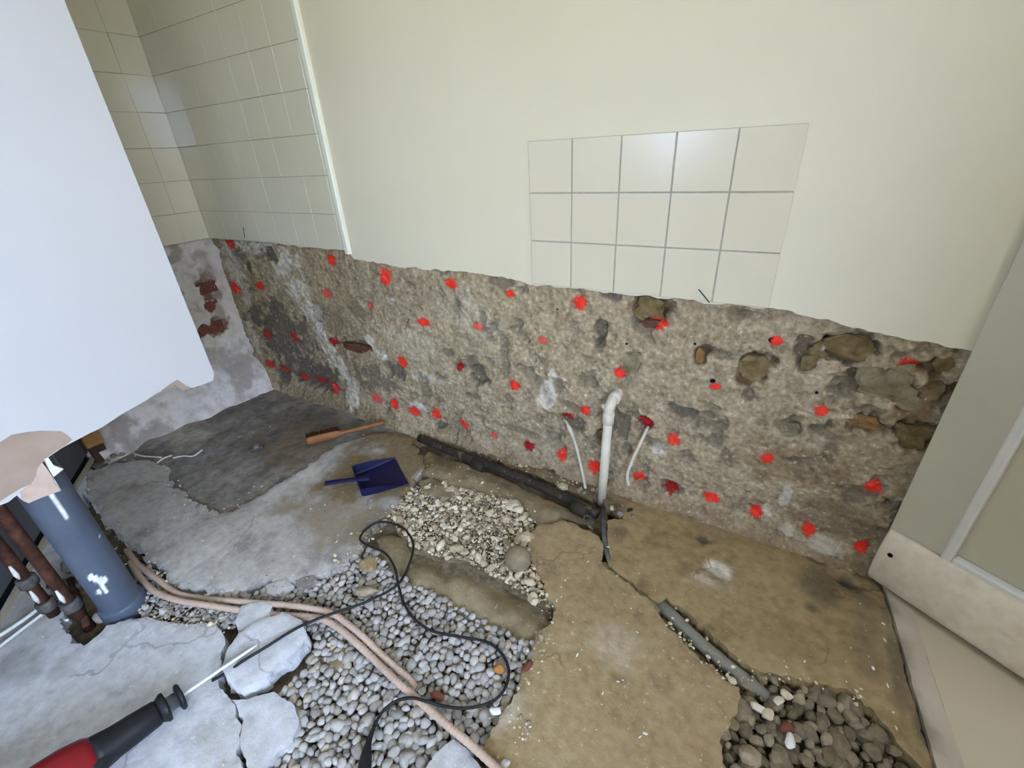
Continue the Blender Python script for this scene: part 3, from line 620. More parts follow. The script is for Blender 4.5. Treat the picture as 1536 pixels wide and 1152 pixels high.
# ---------------- rest of the room (behind and beside the camera), with its window and an added rear one
def wall_with_opening(name, plane, at, thick, a0, a1, z0, z1, op, label):
    """plane 'x' or 'y'; op = (a0,a1,z0,z1)"""
    o0, o1, oz0, oz1 = op; parts = []
    for (p0, p1, q0, q1) in ((a0, o0, z0, z1), (o1, a1, z0, z1), (o0, o1, z0, oz0), (o0, o1, oz1, z1)):
        if p1-p0 < 1e-4 or q1-q0 < 1e-4: continue
        parts.append(boxdata(at, at+thick, p0, p1, q0, q1) if plane == 'x' else boxdata(p0, p1, at, at+thick, q0, q1))
    V, Fc = join(parts); return tag(mesh(name, V, Fc, 'paint_room'), label, 'wall', None, 'structure')
wall_with_opening('wall_right', 'x', XR, .12, YR, .50, -.1, ZC, WIN_R, 'cream right wall with a wide window beside the doorway')
wall_with_opening('wall_rear', 'y', YR-.12, .12, -3.35, XR+.12, -.1, ZC, ADDED_WIN_B, 'cream rear wall with a window behind the viewer')
def window(name, plane, at, op, label):
    a0, a1, z0, z1 = op; r = empty(name, (at, (a0+a1)/2, z0) if plane == 'x' else ((a0+a1)/2, at, z0), label, 'window', None, 'structure')
    am = (a0+a1)/2; t = .045
    for (p0, p1, q0, q1) in ((a0, a0+t, z0, z1), (a1-t, a1, z0, z1), (am-t/2, am+t/2, z0, z1), (a0, a1, z0, z0+t), (a0, a1, z1-t, z1)):
        if plane == 'x': box('window_frame', at, at+.05, p0, p1, q0, q1, 'trim_white', r)
        else: box('window_frame', p0, p1, at, at+.05, q0, q1, 'trim_white', r)
window('window_1', 'x', XR+.03, WIN_R, 'white framed window in the right wall')
window('added_rear_window', 'y', YR-.08, ADDED_WIN_B, 'white framed window in the rear wall')
tag(box('wall_outer', -3.35, 2.1, WY+.085, WY+.2, -.1, ZC, 'paint_room'), 'solid masonry behind the hacked wall', 'wall', None, 'structure')
rx0, rx1, ry0, ry1 = ADDED_ROOF_P  # opening for the added porch rooflight
V, Fc = join([boxdata(*q, ZC, ZC+.1) for q in ((-3.35, rx0, YR-.12, WY+.2), (rx1, 2.1, YR-.12, WY+.2), (rx0, rx1, YR-.12, ry0), (rx0, rx1, ry1, WY+.2))])
tag(mesh('ceiling', V, Fc, 'ceiling_white'), 'plain white ceiling of the room and porch', 'ceiling', None, 'structure')
# porch beyond the doorway
tag(box('wall_porch_front', XR+.12, 2.1, .44, .52, -.1, ZC, 'paint_room'), 'plain porch wall facing the open door', 'wall', None, 'structure')
tag(box('wall_porch_side', 2.0, 2.1, .44, WY+.2, -.1, ZC, 'paint_room'), 'plain porch side wall beyond the open door', 'wall', None, 'structure')
g = 40
tag(mesh('garden_lawn', [(-g, -g, -.25), (g, -g, -.25), (g, g, -.25), (-g, g, -.25)], [(0, 1, 2, 3)], 'grass'), 'green lawn outside the windows', 'lawn', None, 'structure')

# unseen hedge, added to cut sky and bounce warm light indoors
n = 60; hy = np.linspace(-9, 7, n); hz = np.linspace(-.25, 1.5, 16); V = []
for z in hz:
    for y in hy: V.append((3.6+.5*float(fbm(np.array([y*2.]), np.array([z*2.]), 3, 7)[0])-.15*z, y, z))
for y in hy: V.append((4.6, y, 1.55))
idx = np.arange(17*n).reshape(17, n); Q = np.stack([idx[:-1, :-1].ravel(), idx[:-1, 1:].ravel(), idx[1:, 1:].ravel(), idx[1:, :-1].ravel()], 1)
tag(mesh('added_hedge', V, Q.tolist(), 'hedge'), 'sunlit yellow-green hedge outside the right window', 'hedge', None, 'structure')
# ---------------- door, swung open over the porch floor
P0 = np.array([.455, 1.395, 0]); ang = math.radians(-31.6)
U = np.array([math.cos(ang), math.sin(ang), 0]); Nn = np.array([U[1], -U[0], 0])
def D(s, dd, z): return tuple(P0+U*s+Nn*dd+np.array([0, 0, z]))
door = empty('door_1', tuple(P0), 'grey-white panelled door standing open, with a thick weatherboard at its foot', 'door', None, 'structure')
def dbox(name, s0, s1, d0, d1, z0, z1, mt, b=.002, parent=None):
    v, f = boxdata(s0, s1, d0, d1, z0, z1); o = mesh(name, [D(a, b_, c) for a, b_, c in v], [q[::-1] for q in f], mt, parent or door)
    if b: bev(o, b)
    bm = bmesh.new(); bm.from_mesh(o.data); bmesh.ops.recalc_face_normals(bm, faces=bm.faces[:]); bm.to_mesh(o.data); bm.free()
    return o
dbox('stile', -.024, .105, -.044, 0, .012, 2.0, 'door_stile_paint'); dbox('stile', .655, .77, -.044, 0, .012, 2.0, 'door_stile_paint')
dbox('bottom_rail', .105, .655, -.044, 0, .012, .205, 'door_stile_paint'); dbox('top_rail', .105, .655, -.044, 0, 1.87, 2.0, 'door_stile_paint'); dbox('middle_rail', .105, .655, -.044, 0, 1.12, 1.26, 'door_stile_paint')
dbox('door_panel', .105, .655, -.028, -.018, .2, 1.13, 'door_panel', 0); dbox('door_panel', .105, .655, -.028, -.018, 1.25, 1.88, 'door_panel', 0)
for (s0, s1, z0, z1) in ((.100, .124, .200, 1.125), (.636, .660, .200, 1.125), (.124, .636, .200, .222), (.124, .636, 1.103, 1.125)):
    dbox('moulding', s0, s1, -.018, .009, z0, z1, 'door_paint', .005)
prof = [(-.0005, .205), (.010, .206), (.020, .198), (.032, .170), (.040, .130), (.043, .090), (.042, .050), (.036, .026), (.026, .014), (-.0005, .012)]
V = []; Fc = []; nP = len(prof)
for s in (-.020, -.014, .765, .77):
    k = .86 if s in (-.020, .77) else 1
    V += [D(s, max(b*k, -.0005), .11+(c-.11)*(.97 if k < 1 else 1)) for b, c in prof]
for r in range(3):
    for i in range(nP): Fc.append((r*nP+i, r*nP+(i+1) % nP, (r+1)*nP+(i+1) % nP, (r+1)*nP+i))
Fc += [tuple(range(nP)), tuple(range(4*nP-1, 3*nP-1, -1))]
wb = mesh('weatherboard', V, Fc, 'door_weather', door, True)
bm = bmesh.new(); bm.from_mesh(wb.data); bmesh.ops.recalc_face_normals(bm, faces=bm.faces[:]); bm.to_mesh(wb.data); bm.free()
wb.data.polygons.foreach_set('use_smooth', [len(p.vertices) == 4 for p in wb.data.polygons])
# screw hole in the weatherboard, its shade painted as a black disc
cx_, cz_ = .012, .142
V = [D(cx_+.007*math.cos(t), .0392, cz_+.007*math.sin(t)) for t in np.linspace(0, 2*math.pi, 14, False)]+[D(cx_+.007*math.cos(t), .036, cz_+.007*math.sin(t)) for t in np.linspace(0, 2*math.pi, 14, False)]
so = mesh('screw_hole', V, [tuple(range(14))]+[(i, (i+1) % 14, 14+(i+1) % 14, 14+i) for i in range(14)], 'shade_black', wb)

# ================================================================== FLOOR
def st(px, py, rx, ry, ch, s):
    x, y = f2(px, py); x1, y1 = f2(px+rx, py); x2, y2 = f2(px, py-ry); STAINS_SHADE.append((x, y, math.hypot(x1-x, y1-y), math.hypot(x2-x, y2-y), ch, s))
st(1075, 855, 22, 18, 0, .8); st(1060, 872, 30, 14, 0, .4); st(1240, 880, 60, 30, 1, .45); st(1265, 870, 24, 14, 1, .8); st(1300, 960, 26, 60, 1, .3); st(1215, 912, 12, 8, 1, .5)
st(930, 960, 60, 40, 0, .18); st(760, 1075, 30, 40, 0, .3); st(530, 690, 60, 30, 1, .25); st(560, 660, 60, 18, 1, .35); st(1100, 800, 90, 24, 2, .3); st(480, 790, 60, 40, 2, .25)
st(440, 640, 90, 40, 1, .3); st(650, 690, 40, 14, 1, .35); st(860, 770, 40, 12, 1, .4); st(930, 800, 14, 14, 1, .4); st(270, 650, 60, 14, 0, .35); st(250, 640, 30, 8, 0, .4); st(925, 1015, 10, 6, 2, .7); st(1055, 812, 10, 6, 1, .7)
st(60, 880, 60, 40, 2, .3); st(30, 1000, 40, 20, 1, .25); st(470, 740, 60, 30, 2, .2); st(900, 900, 60, 40, 2, .15); st(1180, 960, 80, 30, 2, .25); st(640, 660, 50, 10, 1, .5)
for (px, py, r, dp_) in [(1268, 868, .030, .034), (1250, 858, .020, .022), (1288, 872, .020, .022), (1228, 842, .012, .014), (1205, 833, .010, .010), (1180, 822, .010, .010), (1300, 862, .018, .018), (1056, 811, .010, .018), (1216, 912, .010, .008), (1150, 815, .010, .008), (300, 843, .012, .008), (250, 812, .008, .008), (925, 1015, .012, .006), (860, 965, .014, .005), (640, 640, .02, .01)]:
    x, y = f2(px, py); DENTS.append((x, y, r, dp_))
st(1268, 868, 16, 10, 1, 1.); st(1056, 811, 6, 5, 1, 1.); st(1290, 858, 20, 8, 1, .7); st(1225, 842, 26, 6, 1, .6); st(340, 600, 60, 20, 1, .3); st(1345, 1000, 14, 90, 1, .45); st(1380, 1090, 14, 60, 1, .5)  # includes shade painted into crevice and hole dents; the others are stains
st(575, 700, 95, 50, 2, .8); st(505, 765, 100, 50, 2, .5); st(600, 660, 70, 28, 2, .8); st(450, 660, 80, 28, 2, .4); st(560, 780, 40, 30, 2, .6)
floor = empty('floor', (-.8, .6, 0), 'broken-up concrete kitchen floor with gravel-filled trenches', 'floor', None, 'structure')
# subsoil
n = 140; gx = np.linspace(-3.3, .6, n); gy = np.linspace(-.7, 1.46, n); X, Y = np.meshgrid(gx, gy); x = X.ravel(); y = Y.ravel()
cxs, cys = f2(705, 815); z = -.056+.034*np.exp(-(((x-cxs)**2+(y-cys)**2)/.11))+.018*(fbm(x*6, y*6, 4, 41)-.5)+.01*(fbm(x*30, y*30, 3, 42)-.5)
idx = np.arange(n*n).reshape(n, n); Q = np.stack([idx[:-1, :-1].ravel(), idx[:-1, 1:].ravel(), idx[1:, 1:].ravel(), idx[1:, :-1].ravel()], 1)
mesh('subsoil', np.stack([x, y, z], 1), Q.tolist(), 'subsoil', floor, True)
P = lambda L: [f2(*q) if len(q) == 2 else q[1:] for q in L]       # ('w', x, y) entries are metres, the rest survey pixels
S1a = P([(905, 845), (940, 870), (983, 906), (1004, 938), (1040, 977), (1080, 1007), (1110, 1030), (1103, 1062), (1085, 1100), (1087, 1152), ('w', .16, .45), ('w', -.32, .20), (745, 1152), (722, 1122), (733, 1095), (758, 1056), (775, 1030), (800, 985), (815, 942), (832, 908), (815, 880), (800, 850), (793, 815), (803, 786), (840, 778), (885, 792), (902, 812)])
slab('concrete_slab', S1a, 0, .06, 'concrete_tan', floor, seed=3, jit=.012, step=.010, grid=.016)
S1b = P([(915, 846), (912, 805), (914, 780), (935, 778), ('w', -.38, 1.36), ('w', -.38, 1.45), ('w', .50, 1.45), ('w', .475, 1.38), (1322, 876), (1360, 1010), (1400, 1150), ('w', .52, .72), ('w', .40, .70), (1395, 1160), (1350, 1112), (1312, 1066), (1270, 1034), (1200, 1020), (1127, 1000), (1092, 974), (1048, 934), (1000, 894), (987, 903), (943, 869)])
slab('concrete_slab', S1b, .002, .06, 'concrete_brown', floor, seed=5, amp=.006, jit=.008, step=.010, grid=.016)
R1 = P([('w', -2.9, 1.47), ('w', -1.30, 1.47), (615, 662), (610, 690), (560, 700), (450, 760), (350, 800), (230, 760), (170, 720), (140, 700), ('w', -2.9, .46)])
slab('screed_hollow', R1, -.022, .03, 'screed_dark', floor, seed=7, amp=.012, jit=.01)
S2 = P([(520, 660), (575, 645), (612, 655), (640, 690), (622, 724), (592, 760), (566, 786), (548, 800), (536, 830), (482, 862), (420, 873), (360, 881), (300, 885), (264, 880), (243, 852), (212, 822), (180, 802), (155, 768), (130, 738), (128, 706), (168, 693), (205, 690), (245, 698), (262, 728), (285, 752), (325, 772), (372, 756), (395, 740), (422, 726), (462, 696), (490, 676)])
slab('concrete_slab', S2, 0, .055, 'concrete_grey', floor, seed=11, amp=.005, jit=.018, step=.009, grid=.016)
S3 = P([(215, 926), (265, 932), (320, 936), (333, 955), (335, 990), (328, 1012), (342, 1045), (360, 1080), (354, 1110), (366, 1152), ('w', -.86, -.10), ('w', -.86, -.65), ('w', -3.2, -.65), ('w', -3.2, .44), ('w', -2.86, .44), (128, 715), (126, 740), (112, 790), (97, 850), (86, 885), (90, 925), (108, 963), (128, 968), (146, 952), (160, 936), (185, 930)])
slab('concrete_slab', S3, .001, .06, 'concrete_pale', floor, seed=13, amp=.004, jit=.010, step=.010, grid=.018)
# compacted fill
slab('clay_ridge', P([(612, 838), (660, 836), (700, 842), (752, 868), (800, 900), (838, 922), (832, 955), (800, 970), (755, 946), (700, 922), (650, 898), (612, 874)]), -.004, .03, 'earth_pale', floor, seed=17, amp=.012, jit=.014, dome=.028)
slab('clay_ridge', P([(640, 672), (700, 694), (790, 728), (872, 768), (890, 786), (845, 776), (806, 784), (782, 762), (720, 735), (672, 730), (628, 706)]), -.002, .05, 'earth_pale', floor, seed=19, amp=.016, jit=.010, dome=.016)
slab('mortar_patch', P([(562, 800), (580, 793), (605, 796), (618, 820), (612, 845), (597, 862), (580, 838), (565, 825)]), -.010, .03, 'earth_pale', floor, seed=23, amp=.006, jit=.010, dome=.02)
slab('wall_foot_debris', P([('w', -1.45, 1.33), (632, 648), (720, 680), (800, 712), (860, 738), (905, 752), (935, 778), ('w', -.36, 1.46), ('w', -1.45, 1.46)]), -.004, .05, 'earth', floor, seed=29, amp=.022, jit=.008, grid=.012)
slab('trench_bed', P([(640, 645), (905, 748), (925, 790), (890, 800), (800, 755), (640, 690)]), -.038, .03, 'earth', floor, seed=31, amp=.01)
slab('mortar_patch', P([(480, 952), (500, 945), (526, 958), (524, 985), (512, 1008), (492, 1000), (478, 978)]), -.010, .03, 'earth_pale', floor, seed=37, amp=.006, jit=.010, dome=.018)
slab('ledge_mortar', P([(1170, 800), (1235, 806), (1262, 826), (1240, 840), (1190, 826)]), .012, .04, 'concrete_tan', floor, seed=39, amp=.006)
slab('crack_fill', P([(896, 838), (920, 838), (950, 862), (1002, 898), (985, 915), (935, 880)]), -.012, .03, 'earth_pale', floor, seed=45, amp=.004, jit=.003)
slab('slot_bed', P([(980, 895), (1005, 888), (1060, 940), (1135, 1000), (1112, 1035), (1070, 1012), (1000, 945)]), -.036, .03, 'earth', floor, seed=46, amp=.006)
# threshold and floor beyond the door
th = [f2(*q) for q in [(1322, 870), (1402, 1152)]]; te = [f2(*q) for q in [(1357, 890), (1452, 1152)]]
dth = np.array(th[1])-np.array(th[0]); far = np.array(th[0])+dth*1.75; farE = np.array(te[0])+dth*1.75; nearE = np.array(te[0])-dth*.03
tp = [tuple(np.array(th[0])-dth*.03), tuple(far), tuple(farE), tuple(nearE)]
slab('threshold_board', tp, .012, .06, 'threshold_wood', floor, step=.02, jit=.002, seed=43, amp=.001, chip=.002)
pf = [tuple(nearE), tuple(farE), (1.99, float(farE[1])), (1.99, WY+.07), (.60, WY+.07)]
tag(flatpoly(pf, lambda x, y: (x, y, .008), lambda x, y: (x, y, -.03), 'beyond_lino', 'floor_porch'), 'smooth greenish cream floor beyond the threshold board', 'floor', None, 'structure')

# ------------------------------------------------------------------ loose slabs
def chunk(name, poly, z0, th_, mt, label, **k):
    o = slab(name, P(poly), z0, th_, mt, None, step=.010, **k)
    c = np.mean(np.array(P(poly)), 0); o.data.transform(Matrix.Translation((-c[0], -c[1], -(z0-th_)))); o.location = (c[0], c[1], z0-th_)
    return tag(o, label, 'concrete chunk', 'broken slab pieces')
chunk('concrete_chunk', [(345, 1047), (375, 1045), (410, 1036), (443, 1058), (447, 1085), (438, 1108), (410, 1132), (388, 1152), ('w', -.80, -.03), ('w', -.845, -.06), (371, 1152), (359, 1110), (365, 1080)], .000, .06, 'concrete_pale', 'pale broken slab piece with cracked edge, bordering the pebbles at the bottom', seed=51, jit=.005)
chunk('concrete_chunk', [(362, 957), (395, 940), (430, 926), (456, 938), (463, 962), (444, 988), (402, 1018), (368, 1038), (346, 1026), (338, 1006), (346, 984)], .028, .055, 'concrete_pale', 'thick loose slab piece crossed by the black cable beside the conduits', seed=52, jit=.006, tilt=(-.05, .05))
chunk('concrete_chunk', [(356, 938), (366, 916), (394, 907), (411, 914), (406, 934), (382, 948), (360, 950)], .022, .03, 'concrete_pale', 'small pale flat chunk resting against the two pink conduits', seed=53, jit=.004, tilt=(-.06, .03))
chunk('concrete_chunk', [(632, 1156), (652, 1130), (680, 1106), (700, 1118), (716, 1142), (730, 1175), (640, 1190)], -.004, .05, 'concrete_pale', 'slab fragment at the bottom edge under the pink conduit', seed=54, jit=.004)
chunk('concrete_chunk', [(629, 722), (646, 716), (668, 724), (682, 740), (670, 752), (648, 744), (632, 736)], .004, .03, 'earth_pale', 'flat tan mortar piece in the pale rubble beside the blue dustpan', seed=55, jit=.004)
chunk('concrete_chunk', [(540, 842), (556, 836), (566, 842), (560, 852), (546, 856), (538, 850)], .012, .02, 'concrete_tan', 'small cream concrete fragment lying among pebbles inside the cable loop', seed=56, jit=.003)
chunk('concrete_chunk', [(398, 878), (428, 866), (438, 876), (420, 890), (402, 890)], .004, .03, 'concrete_grey', 'dark grey slab fragment at the upper left rim of the pebbles', seed=57, jit=.003)
chunk('concrete_chunk', [(442, 868), (470, 860), (476, 870), (456, 880), (444, 880)], .0, .025, 'screed_dark', 'brownish slab fragment at the rim between big slab and oval stone', seed=58, jit=.003)
# ------------------------------------------------------------------ pebbles
GP = P([(432, 886), (482, 866), (538, 834), (552, 815), (580, 838), (600, 862), (640, 885), (700, 912), (755, 938), (800, 960), (830, 945), (838, 915), (832, 908), (815, 942), (800, 985), (775, 1030), (758, 1056), (733, 1095), (722, 1122), (700, 1120), (680, 1105), (650, 1130), (632, 1156), ('w', -.36, .20), ('w', -.62, .05), ('w', -.80, -.03), (388, 1152), (438, 1108), (447, 1085), (443, 1058), (415, 1036), (462, 985), (470, 945), (432, 926), (405, 905), (360, 892), (300, 890), (350, 884)])
GP = P([(300, 890), (360, 882), (432, 876), (482, 862), (538, 832), (552, 812), (575, 835), (598, 858), (640, 880), (700, 908), (755, 934), (800, 958), (832, 935), (838, 912), (822, 950), (805, 990), (780, 1032), (762, 1058), (738, 1097), (726, 1124), (700, 1122), (680, 1108), (650, 1132), (632, 1158), ('w', -.36, .18), ('w', -.62, .02), ('w', -.83, -.08), (385, 1154), (436, 1108), (445, 1085), (440, 1058), (415, 1038), (462, 985), (468, 945), (432, 926), (405, 910), (335, 935), (300, 925)])
def fill(poly, sp, seed):
    A = np.array(poly); pts = []; r = 0; y = A[:, 1].min(); rg = random.Random(seed)
    while y < A[:, 1].max():
        x = A[:, 0].min()+(sp/2 if r % 2 else 0)
        while x < A[:, 0].max():
            pts.append((x+rg.uniform(-.3, .3)*sp, y+rg.uniform(-.3, .3)*sp)); x += sp
        y += sp*.87; r += 1
    pts = np.array(pts); return pts[inpoly(pts, poly)]
def gz_(x, y): return -.026+.022*(fbm(np.array([x*5.]), np.array([y*5.]), 3, 61)[0]-.5)
top = fill(GP, .0215, 71)
top = sorted(top.tolist(), key=lambda p: p[0]**2+p[1]**2)
inview = []
for (x, y) in top:
    v = CR @ np.array([x, y, -.02-H]); u_, v_ = 768+FPX*v[0]/v[2], 576+FPX*v[1]/v[2]
    inview.append(0 < u_ < 1536 and 0 < v_ < 1148)
protos = {}
def proto(shape, mi, mats, nm, sub, sharp):
    k = (nm, shape, mi)
    if k not in protos:
        fl = random.Random(shape*7+1); protos[k] = rockmesh(nm, 500+shape, mats[mi], sub, sharp, (1, fl.uniform(.68, .88), fl.uniform(.5, .68)) if sharp < .33 else (1, fl.uniform(.42, .9), fl.uniform(.28, .6)))
    return protos[k]
LB = 'smooth grey pebble in the gravel bed between the broken slabs'
cnt = 0; rest = []
for i, (x, y) in enumerate(top):
    rg = random.Random(i*13+5); r = .0130*math.exp(rg.gauss(0, .2)); z = gz_(x, y)+rg.uniform(-.004, .006)
    mi = rg.choices(range(5), (3, 4, 3, 1.2, 1))[0]
    if inview[i] and cnt < 300:
        o = link('pebble', proto(rg.randrange(7), mi, PEB, 'pebble', 2, .22), None, (x, y, z))
        o.rotation_euler = (rg.uniform(-.45, .45), rg.uniform(-.45, .45), rg.uniform(0, 6.28)); o.scale = (r*1.12,)*3
        tag(o, LB, 'pebble', 'grey pebbles of the gravel bed'); cnt += 1
    else: rest.append((x, y, z, r*1.12, mi, i*3+1))
low = fill(GP, .021, 72)
for i, (x, y) in enumerate(low):
    rg = random.Random(i*17+3); rest.append((x, y, gz_(x, y)-.013, .012, rg.choices(range(5), (3, 3, 1, 2, 1))[0], i*5+2))
tag(joined_rocks('gravel', rest, PEB, None, 2, .22), 'bed of small grey gravel between the broken slabs', 'gravel', None, 'stuff')
def single(name, px, py, z, r, mt, lb, cat='stone', grp=None, sq=(1, .8, .6), sd=3, rz=0., sharp=.22, sub=3, smooth=True, rx=0.):
    x, y, _ = F(px, py, z); me = rockmesh(name, 800+sd, mt, sub, sharp, sq); o = link(name, me, None, (x, y, z)); o.scale = (r,)*3; o.rotation_euler = (rx, 0, rz)
    return tag(o, lb, cat, grp)
single('oval_stone', 551, 887, .004, .042, 'stone_bit_3', 'large pale oval stone on the gravel beside the cable', 'stone', None, (1, .5, .4), 1, .55)
single('round_cobble', 777, 838, .024, .046, 'stone_bit_1', 'round brown cobble as big as a fist in pale rubble', 'stone', None, (1, 1, .9), 2, 0, .05)
single('orange_pebble', 748, 1003, -.006, .016, 'pebble_orange', 'orange pebble by the cable loop at the gravel edge', 'pebble', None, (1, .8, .6), 3)
single('rust_stone', 790, 1000, -.004, .022, 'pebble_rust', 'rust brown brick fragment at the right gravel edge', 'stone', None, (1, .5, .5), 4, 1.2, .3)
single('rust_stone', 656, 1044, -.008, .020, 'pebble_rust', 'rust brown brick fragment beside the conduit where the cable crosses', 'stone', None, (1, .6, .5), 5, .2, .3)
single('white_pebble', 743, 1066, .006, .016, 'plaster_white', 'white plaster lump on the tan slab edge beside gravel', 'stone', None, (1, .7, .5), 6, .2, .3)
single('white_pebble', 757, 1146, .006, .014, 'plaster_white', 'white lump at the bottom edge beside the conduit end', 'stone', None, (1, .7, .6), 7, .9, .3)
# angular stones of the pit by the door
RP = P([('w', .16, .45), (1087, 1152), (1085, 1100), (1103, 1062), (1112, 1026), (1128, 1002), (1200, 1020), (1270, 1034), (1312, 1066), (1350, 1112), (1395, 1160), ('w', .40, .70), ('w', .36, .50)])
pts = fill(RP, .027, 77); k = 0; rest = []
for i, (x, y) in enumerate(pts):
    rg = random.Random(i*29+1); r = .0165*math.exp(rg.gauss(0, .3)); z = -.026+rg.uniform(-.008, .008); mi = rg.choices(range(4), (4, 3, 3, 1))[0]
    v = CR @ np.array([x, y, z-H]); vv = 576+FPX*v[1]/v[2]
    if vv < 1160 and k < 200:
        o = link('stone_fragment', proto(rg.randrange(7), mi, STN, 'stone_fragment', 2, .32), None, (x, y, z)); o.data.polygons.foreach_set('use_smooth', [False]*len(o.data.polygons))
        o.rotation_euler = (rg.uniform(-.6, .6), rg.uniform(-.6, .6), rg.uniform(0, 6.28)); o.scale = (r*1.15,)*3
        tag(o, 'angular brown stone in the small pit beside the doorway threshold', 'stone', 'angular stones of the pit by the door'); k += 1
    else: rest.append((x, y, z, r, mi, i))
for i, (x, y) in enumerate(fill(RP, .022, 78)): rest.append((x, y, -.046, .014, i % 3, i*3))
tag(joined_rocks('pit_gravel', rest, STN, None, 1, .3, False), 'brown stony fill at the bottom of the pit by the door', 'gravel', None, 'stuff')
for i, (px, py, r, mt) in enumerate([(1137, 1062, .020, 'crumb_1'), (1152, 1072, .020, 'crumb_0'), (1186, 1112, .020, 'plaster_white'), (1098, 1020, .014, 'crumb_0'), (1180, 1042, .018, 'crumb_0'), (1168, 1052, .016, 'crumb_1')]):
    single('plaster_lump', px, py, -.004, r, mt, 'pale plaster lump among the angular stones of the pit by the door', 'stone', 'pale lumps in the pit by the door', (1, .7, .5), 20+i, i*.8, .3)
single('rust_stone', 1180, 1092, -.004, .018, 'pebble_rust', 'dark red brick fragment in the pit by the door', 'stone', None, (1, .8, .5), 31, .4, .3)
# ------------------------------------------------------------------ pale rubble
RBP = P([(576, 768), (596, 752), (622, 730), (660, 722), (712, 734), (772, 752), (800, 784), (795, 815), (800, 850), (818, 885), (828, 905), (800, 898), (752, 866), (700, 840), (655, 832), (622, 820), (600, 795)])
items = []
for i, (x, y) in enumerate(fill(RBP, .0088, 81)):
    rg = random.Random(i*7+2); r = .0040*math.exp(rg.gauss(0, .6)); z = -.012+.012*float(fbm(np.array([x*8]), np.array([y*8]), 2, 83)[0])+rg.uniform(-.004, .004); items.append((x, y, z, r*1.2, rg.choices(range(4), (3, 3, 4, 3))[0], i))
slab('rubble_bed', RBP, -.016, .03, 'earth', floor, seed=61, amp=.008)
tag(joined_rocks('rubble_crumbs', items, RUB, None, 1, .32, False), 'spread of small pale rubble crumbs beside the dustpan', 'rubble', None, 'stuff')
pts = fill(RBP, .028, 84)
for i, (x, y) in enumerate(pts):
    rg = random.Random(i*31+9)
    if rg.random() < .45: continue
    r = .0090*math.exp(rg.gauss(0, .55)); mi = rg.choices(range(4), (3, 3, 2, 1))[0]
    o = link('rubble_piece', proto(rg.randrange(7), mi, RUB, 'rubble_piece', 2, .34), None, (x, y, .000)); o.data.polygons.foreach_set('use_smooth', [False]*len(o.data.polygons))
    o.rotation_euler = (rg.uniform(-.7, .7), rg.uniform(-.7, .7), rg.uniform(0, 6.28)); o.scale = (r*1.1,)*3
    tag(o, 'pale angular mortar lump in the rubble spread by the dustpan', 'rubble', 'larger rubble pieces by the dustpan')
for i, (px, py, r, lb) in enumerate([(778, 764, .026, 'largest pale pointed mortar lump at the top of the rubble'), (757, 752, .018, 'white upright mortar lump left of the largest one in the rubble'), (690, 793, .018, 'pale flat mortar lump in the middle of the rubble'), (795, 872, .024, 'pale mortar lump just below the round brown cobble'), (803, 902, .018, 'white rectangular mortar bit lying below the rubble spread'), (726, 845, .018, 'cream mortar lump left of the round brown cobble'), (697, 762, .016, 'pale mortar lump near the top of the rubble spread')]):
    single('mortar_lump', px, py, .006, r, 'crumb_1' if i % 2 == 0 else 'crumb_0', lb, 'rubble', None, (1, .7, .5), 40+i, i*1.1, .34, 2, False)
# finer debris: trench arm by the soil pipe, foot of the wall, crumbs on the slabs
ARM = P([(200, 840), (225, 842), (262, 884), (330, 890), (405, 884), (430, 890), (425, 905), (335, 934), (265, 930), (218, 922), (190, 905)])
items = []
for i, (x, y) in enumerate(fill(ARM, .013, 85)):
    rg = random.Random(i*3+1); items.append((x, y, -.02+rg.uniform(-.006, .006), .0085*math.exp(rg.gauss(0, .35)), rg.choices(range(5), (2, 3, 4, 1, 1))[0], i))
tag(joined_rocks('trench_gravel', items, PEB, None, 1, .3, False), 'small broken grit filling the trench beside the grey soil pipe', 'gravel', None, 'stuff')
WF = P([('w', -1.40, 1.345), (640, 650), (720, 682), (800, 714), (860, 740), (900, 752), ('w', -.40, 1.40), ('w', -1.40, 1.40)])
items = []
for i, (x, y) in enumerate(fill(WF, .017, 86)):
    rg = random.Random(i*3+4)
    if rg.random() < .35: continue
    items.append((x, y, .004+rg.uniform(-.004, .006), .0055*math.exp(rg.gauss(0, .5)), rg.choices(range(4), (3, 2, 4, 3))[0], i))
for li, (lp, nn, sp) in enumerate([([(800, 885), (832, 912), (828, 950), (806, 985), (782, 1028), (740, 1092)], 150, 12), ([(575, 765), (560, 790), (545, 812), (520, 845), (470, 868), (410, 878)], 120, 10), ([(620, 722), (680, 712), (760, 742), (800, 776)], 90, 14), ([(215, 928), (270, 934), (325, 938), (338, 1000)], 70, 8), ([(168, 690), (245, 700), (285, 752), (330, 772), (420, 726)], 90, 9), ([(150, 770), (185, 805), (225, 845), (262, 880)], 70, 9), ([(1112, 1020), (1200, 1016), (1270, 1030), (1312, 1062)], 60, 8), ([(1000, 930), (1050, 980), (1100, 1015)], 50, 8), ([(780, 1070), (785, 1110), (795, 1090)], 40, 14)]):
    for i in range(nn):
        rg = random.Random(li*1000+i); q = rg.random()*(len(lp)-1); k_ = int(q); t_ = q-k_
        x, y = f2(lp[k_][0]*(1-t_)+lp[k_+1][0]*t_+rg.gauss(0, sp), lp[k_][1]*(1-t_)+lp[k_+1][1]*t_+rg.gauss(0, sp*.7))
        items.append((x, y, rg.uniform(-.004, .005), .0030*math.exp(rg.gauss(0, .5)), rg.choices(range(4), (3, 3, 2, 2))[0], i))
